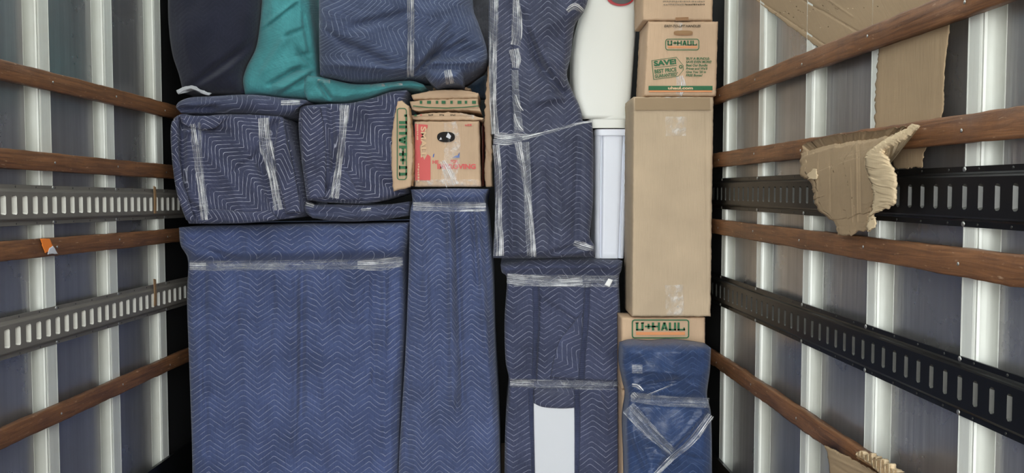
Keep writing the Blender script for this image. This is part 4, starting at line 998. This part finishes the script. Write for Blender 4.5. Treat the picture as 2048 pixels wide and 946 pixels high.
film('stretch_film', w17, M['film'], tr, [(1264, 788), (1272, 796)], 12, Y=3.05, seed=42); film('stretch_film', w17, M['film'], tr, [(1295, 790), (1325, 778), (1345, 769)], 3, Y=3.05, seed=43)

# ------------------------------------------------------------------ white plastic bins
def loft(name, parent, mat, levels, Y, depth, ribs=None, n=96, ex=5.0, smooth=True, cap=True):
    """levels: (py, xl, xr) down the body; plan is a rounded box that may carry vertical flutes"""
    vs, fs = [], []
    for (py, xl, xr) in levels:
        a, b = P(xl, py, Y), P(xr, py, Y); cx = (a.x + b.x) / 2; hw = (b.x - a.x) / 2
        for k in range(n):
            t = 2 * PI * (k + .5) / n; c, s = math.cos(t), math.sin(t)
            X = math.copysign(abs(c) ** (2 / ex), c); Yy = math.copysign(abs(s) ** (2 / ex), s)
            q = 0
            if ribs and s < 0:
                q = ribs(X)
            vs.append((cx + X * hw, Y + depth / 2 + (Yy * depth / 2) + q, a.z))
    m = len(levels)
    for j in range(m - 1):
        for k in range(n):
            l = (k + 1) % n
            fs.append((j * n + k, j * n + l, (j + 1) * n + l, (j + 1) * n + k))
    if cap: fs.append(tuple(range(n))); fs.append(tuple(reversed(range((m - 1) * n, m * n))))
    fs = [tuple(reversed(f)) for f in fs]
    return mesh(name, vs, fs, mat, parent, smooth=smooth)
def curveL(y):
    pts = [(-130, 1205), (-40, 1180), (20, 1164), (60, 1153), (110, 1146), (150, 1145), (190, 1147), (215, 1152), (238, 1164)]
    for (a, xa), (b, xb) in zip(pts, pts[1:]):
        if a <= y <= b:
            return xa + (xb - xa) * (y - a) / (b - a)
    return pts[-1][1]
wb1 = thing('waste_bin', 'tall smooth white plastic bin standing upside down, red and grey oval at top', 'bin', P(1220, 256, 3.6))
lv = [(y, curveL(y), 1288 - (y + 130) * .071) for y in range(-130, 239, 8)] + [(238, 1164, 1262)]
loft('body', wb1, M['white'], lv, 3.475, .22, ex=7)
loft('rim', wb1, M['white'], [(236, 1176, 1261), (239, 1176, 1257), (254, 1178, 1256), (256, 1180, 1254)], 3.477, .215, ex=7)
oval(wb1, 1241, -6, 56, 36, M['red'], Y=3.468, name='red_oval', n=32)
oval(wb1, 1243, -8, 47, 32, M['dgrey'], Y=3.466, name='grey_inset', n=32)
wb2 = thing('waste_bin', 'white plastic bin with vertical ribs and rolled rim, under the smooth white bin', 'bin', P(1222, 517, 3.55))
def ribf(X):
    q = 0
    for c, w, a in ((-.62, .05, .010), (-.20, .04, .012), (.22, .04, .012), (.62, .05, .010)):
        d = abs(X - c)
        if d < w * 2: q += a * 1.6 * (1 - d / (w * 2))
    if -.20 < X < .22: q += .018
    return q
loft('body', wb2, M['white2'], [(270, 1189, 1262)] + [(272 + k * 12.2, 1189.5, 1261.5 - k * .58) for k in range(20)] + [(517, 1191, 1249)], 3.49, .21, ribs=ribf, ex=8, n=200)
loft('rim', wb2, M['white2'], [(258, 1190, 1264), (259, 1189, 1268), (264, 1188.5, 1269), (269, 1189, 1268), (271, 1190, 1263)], 3.48, .23, ex=7)
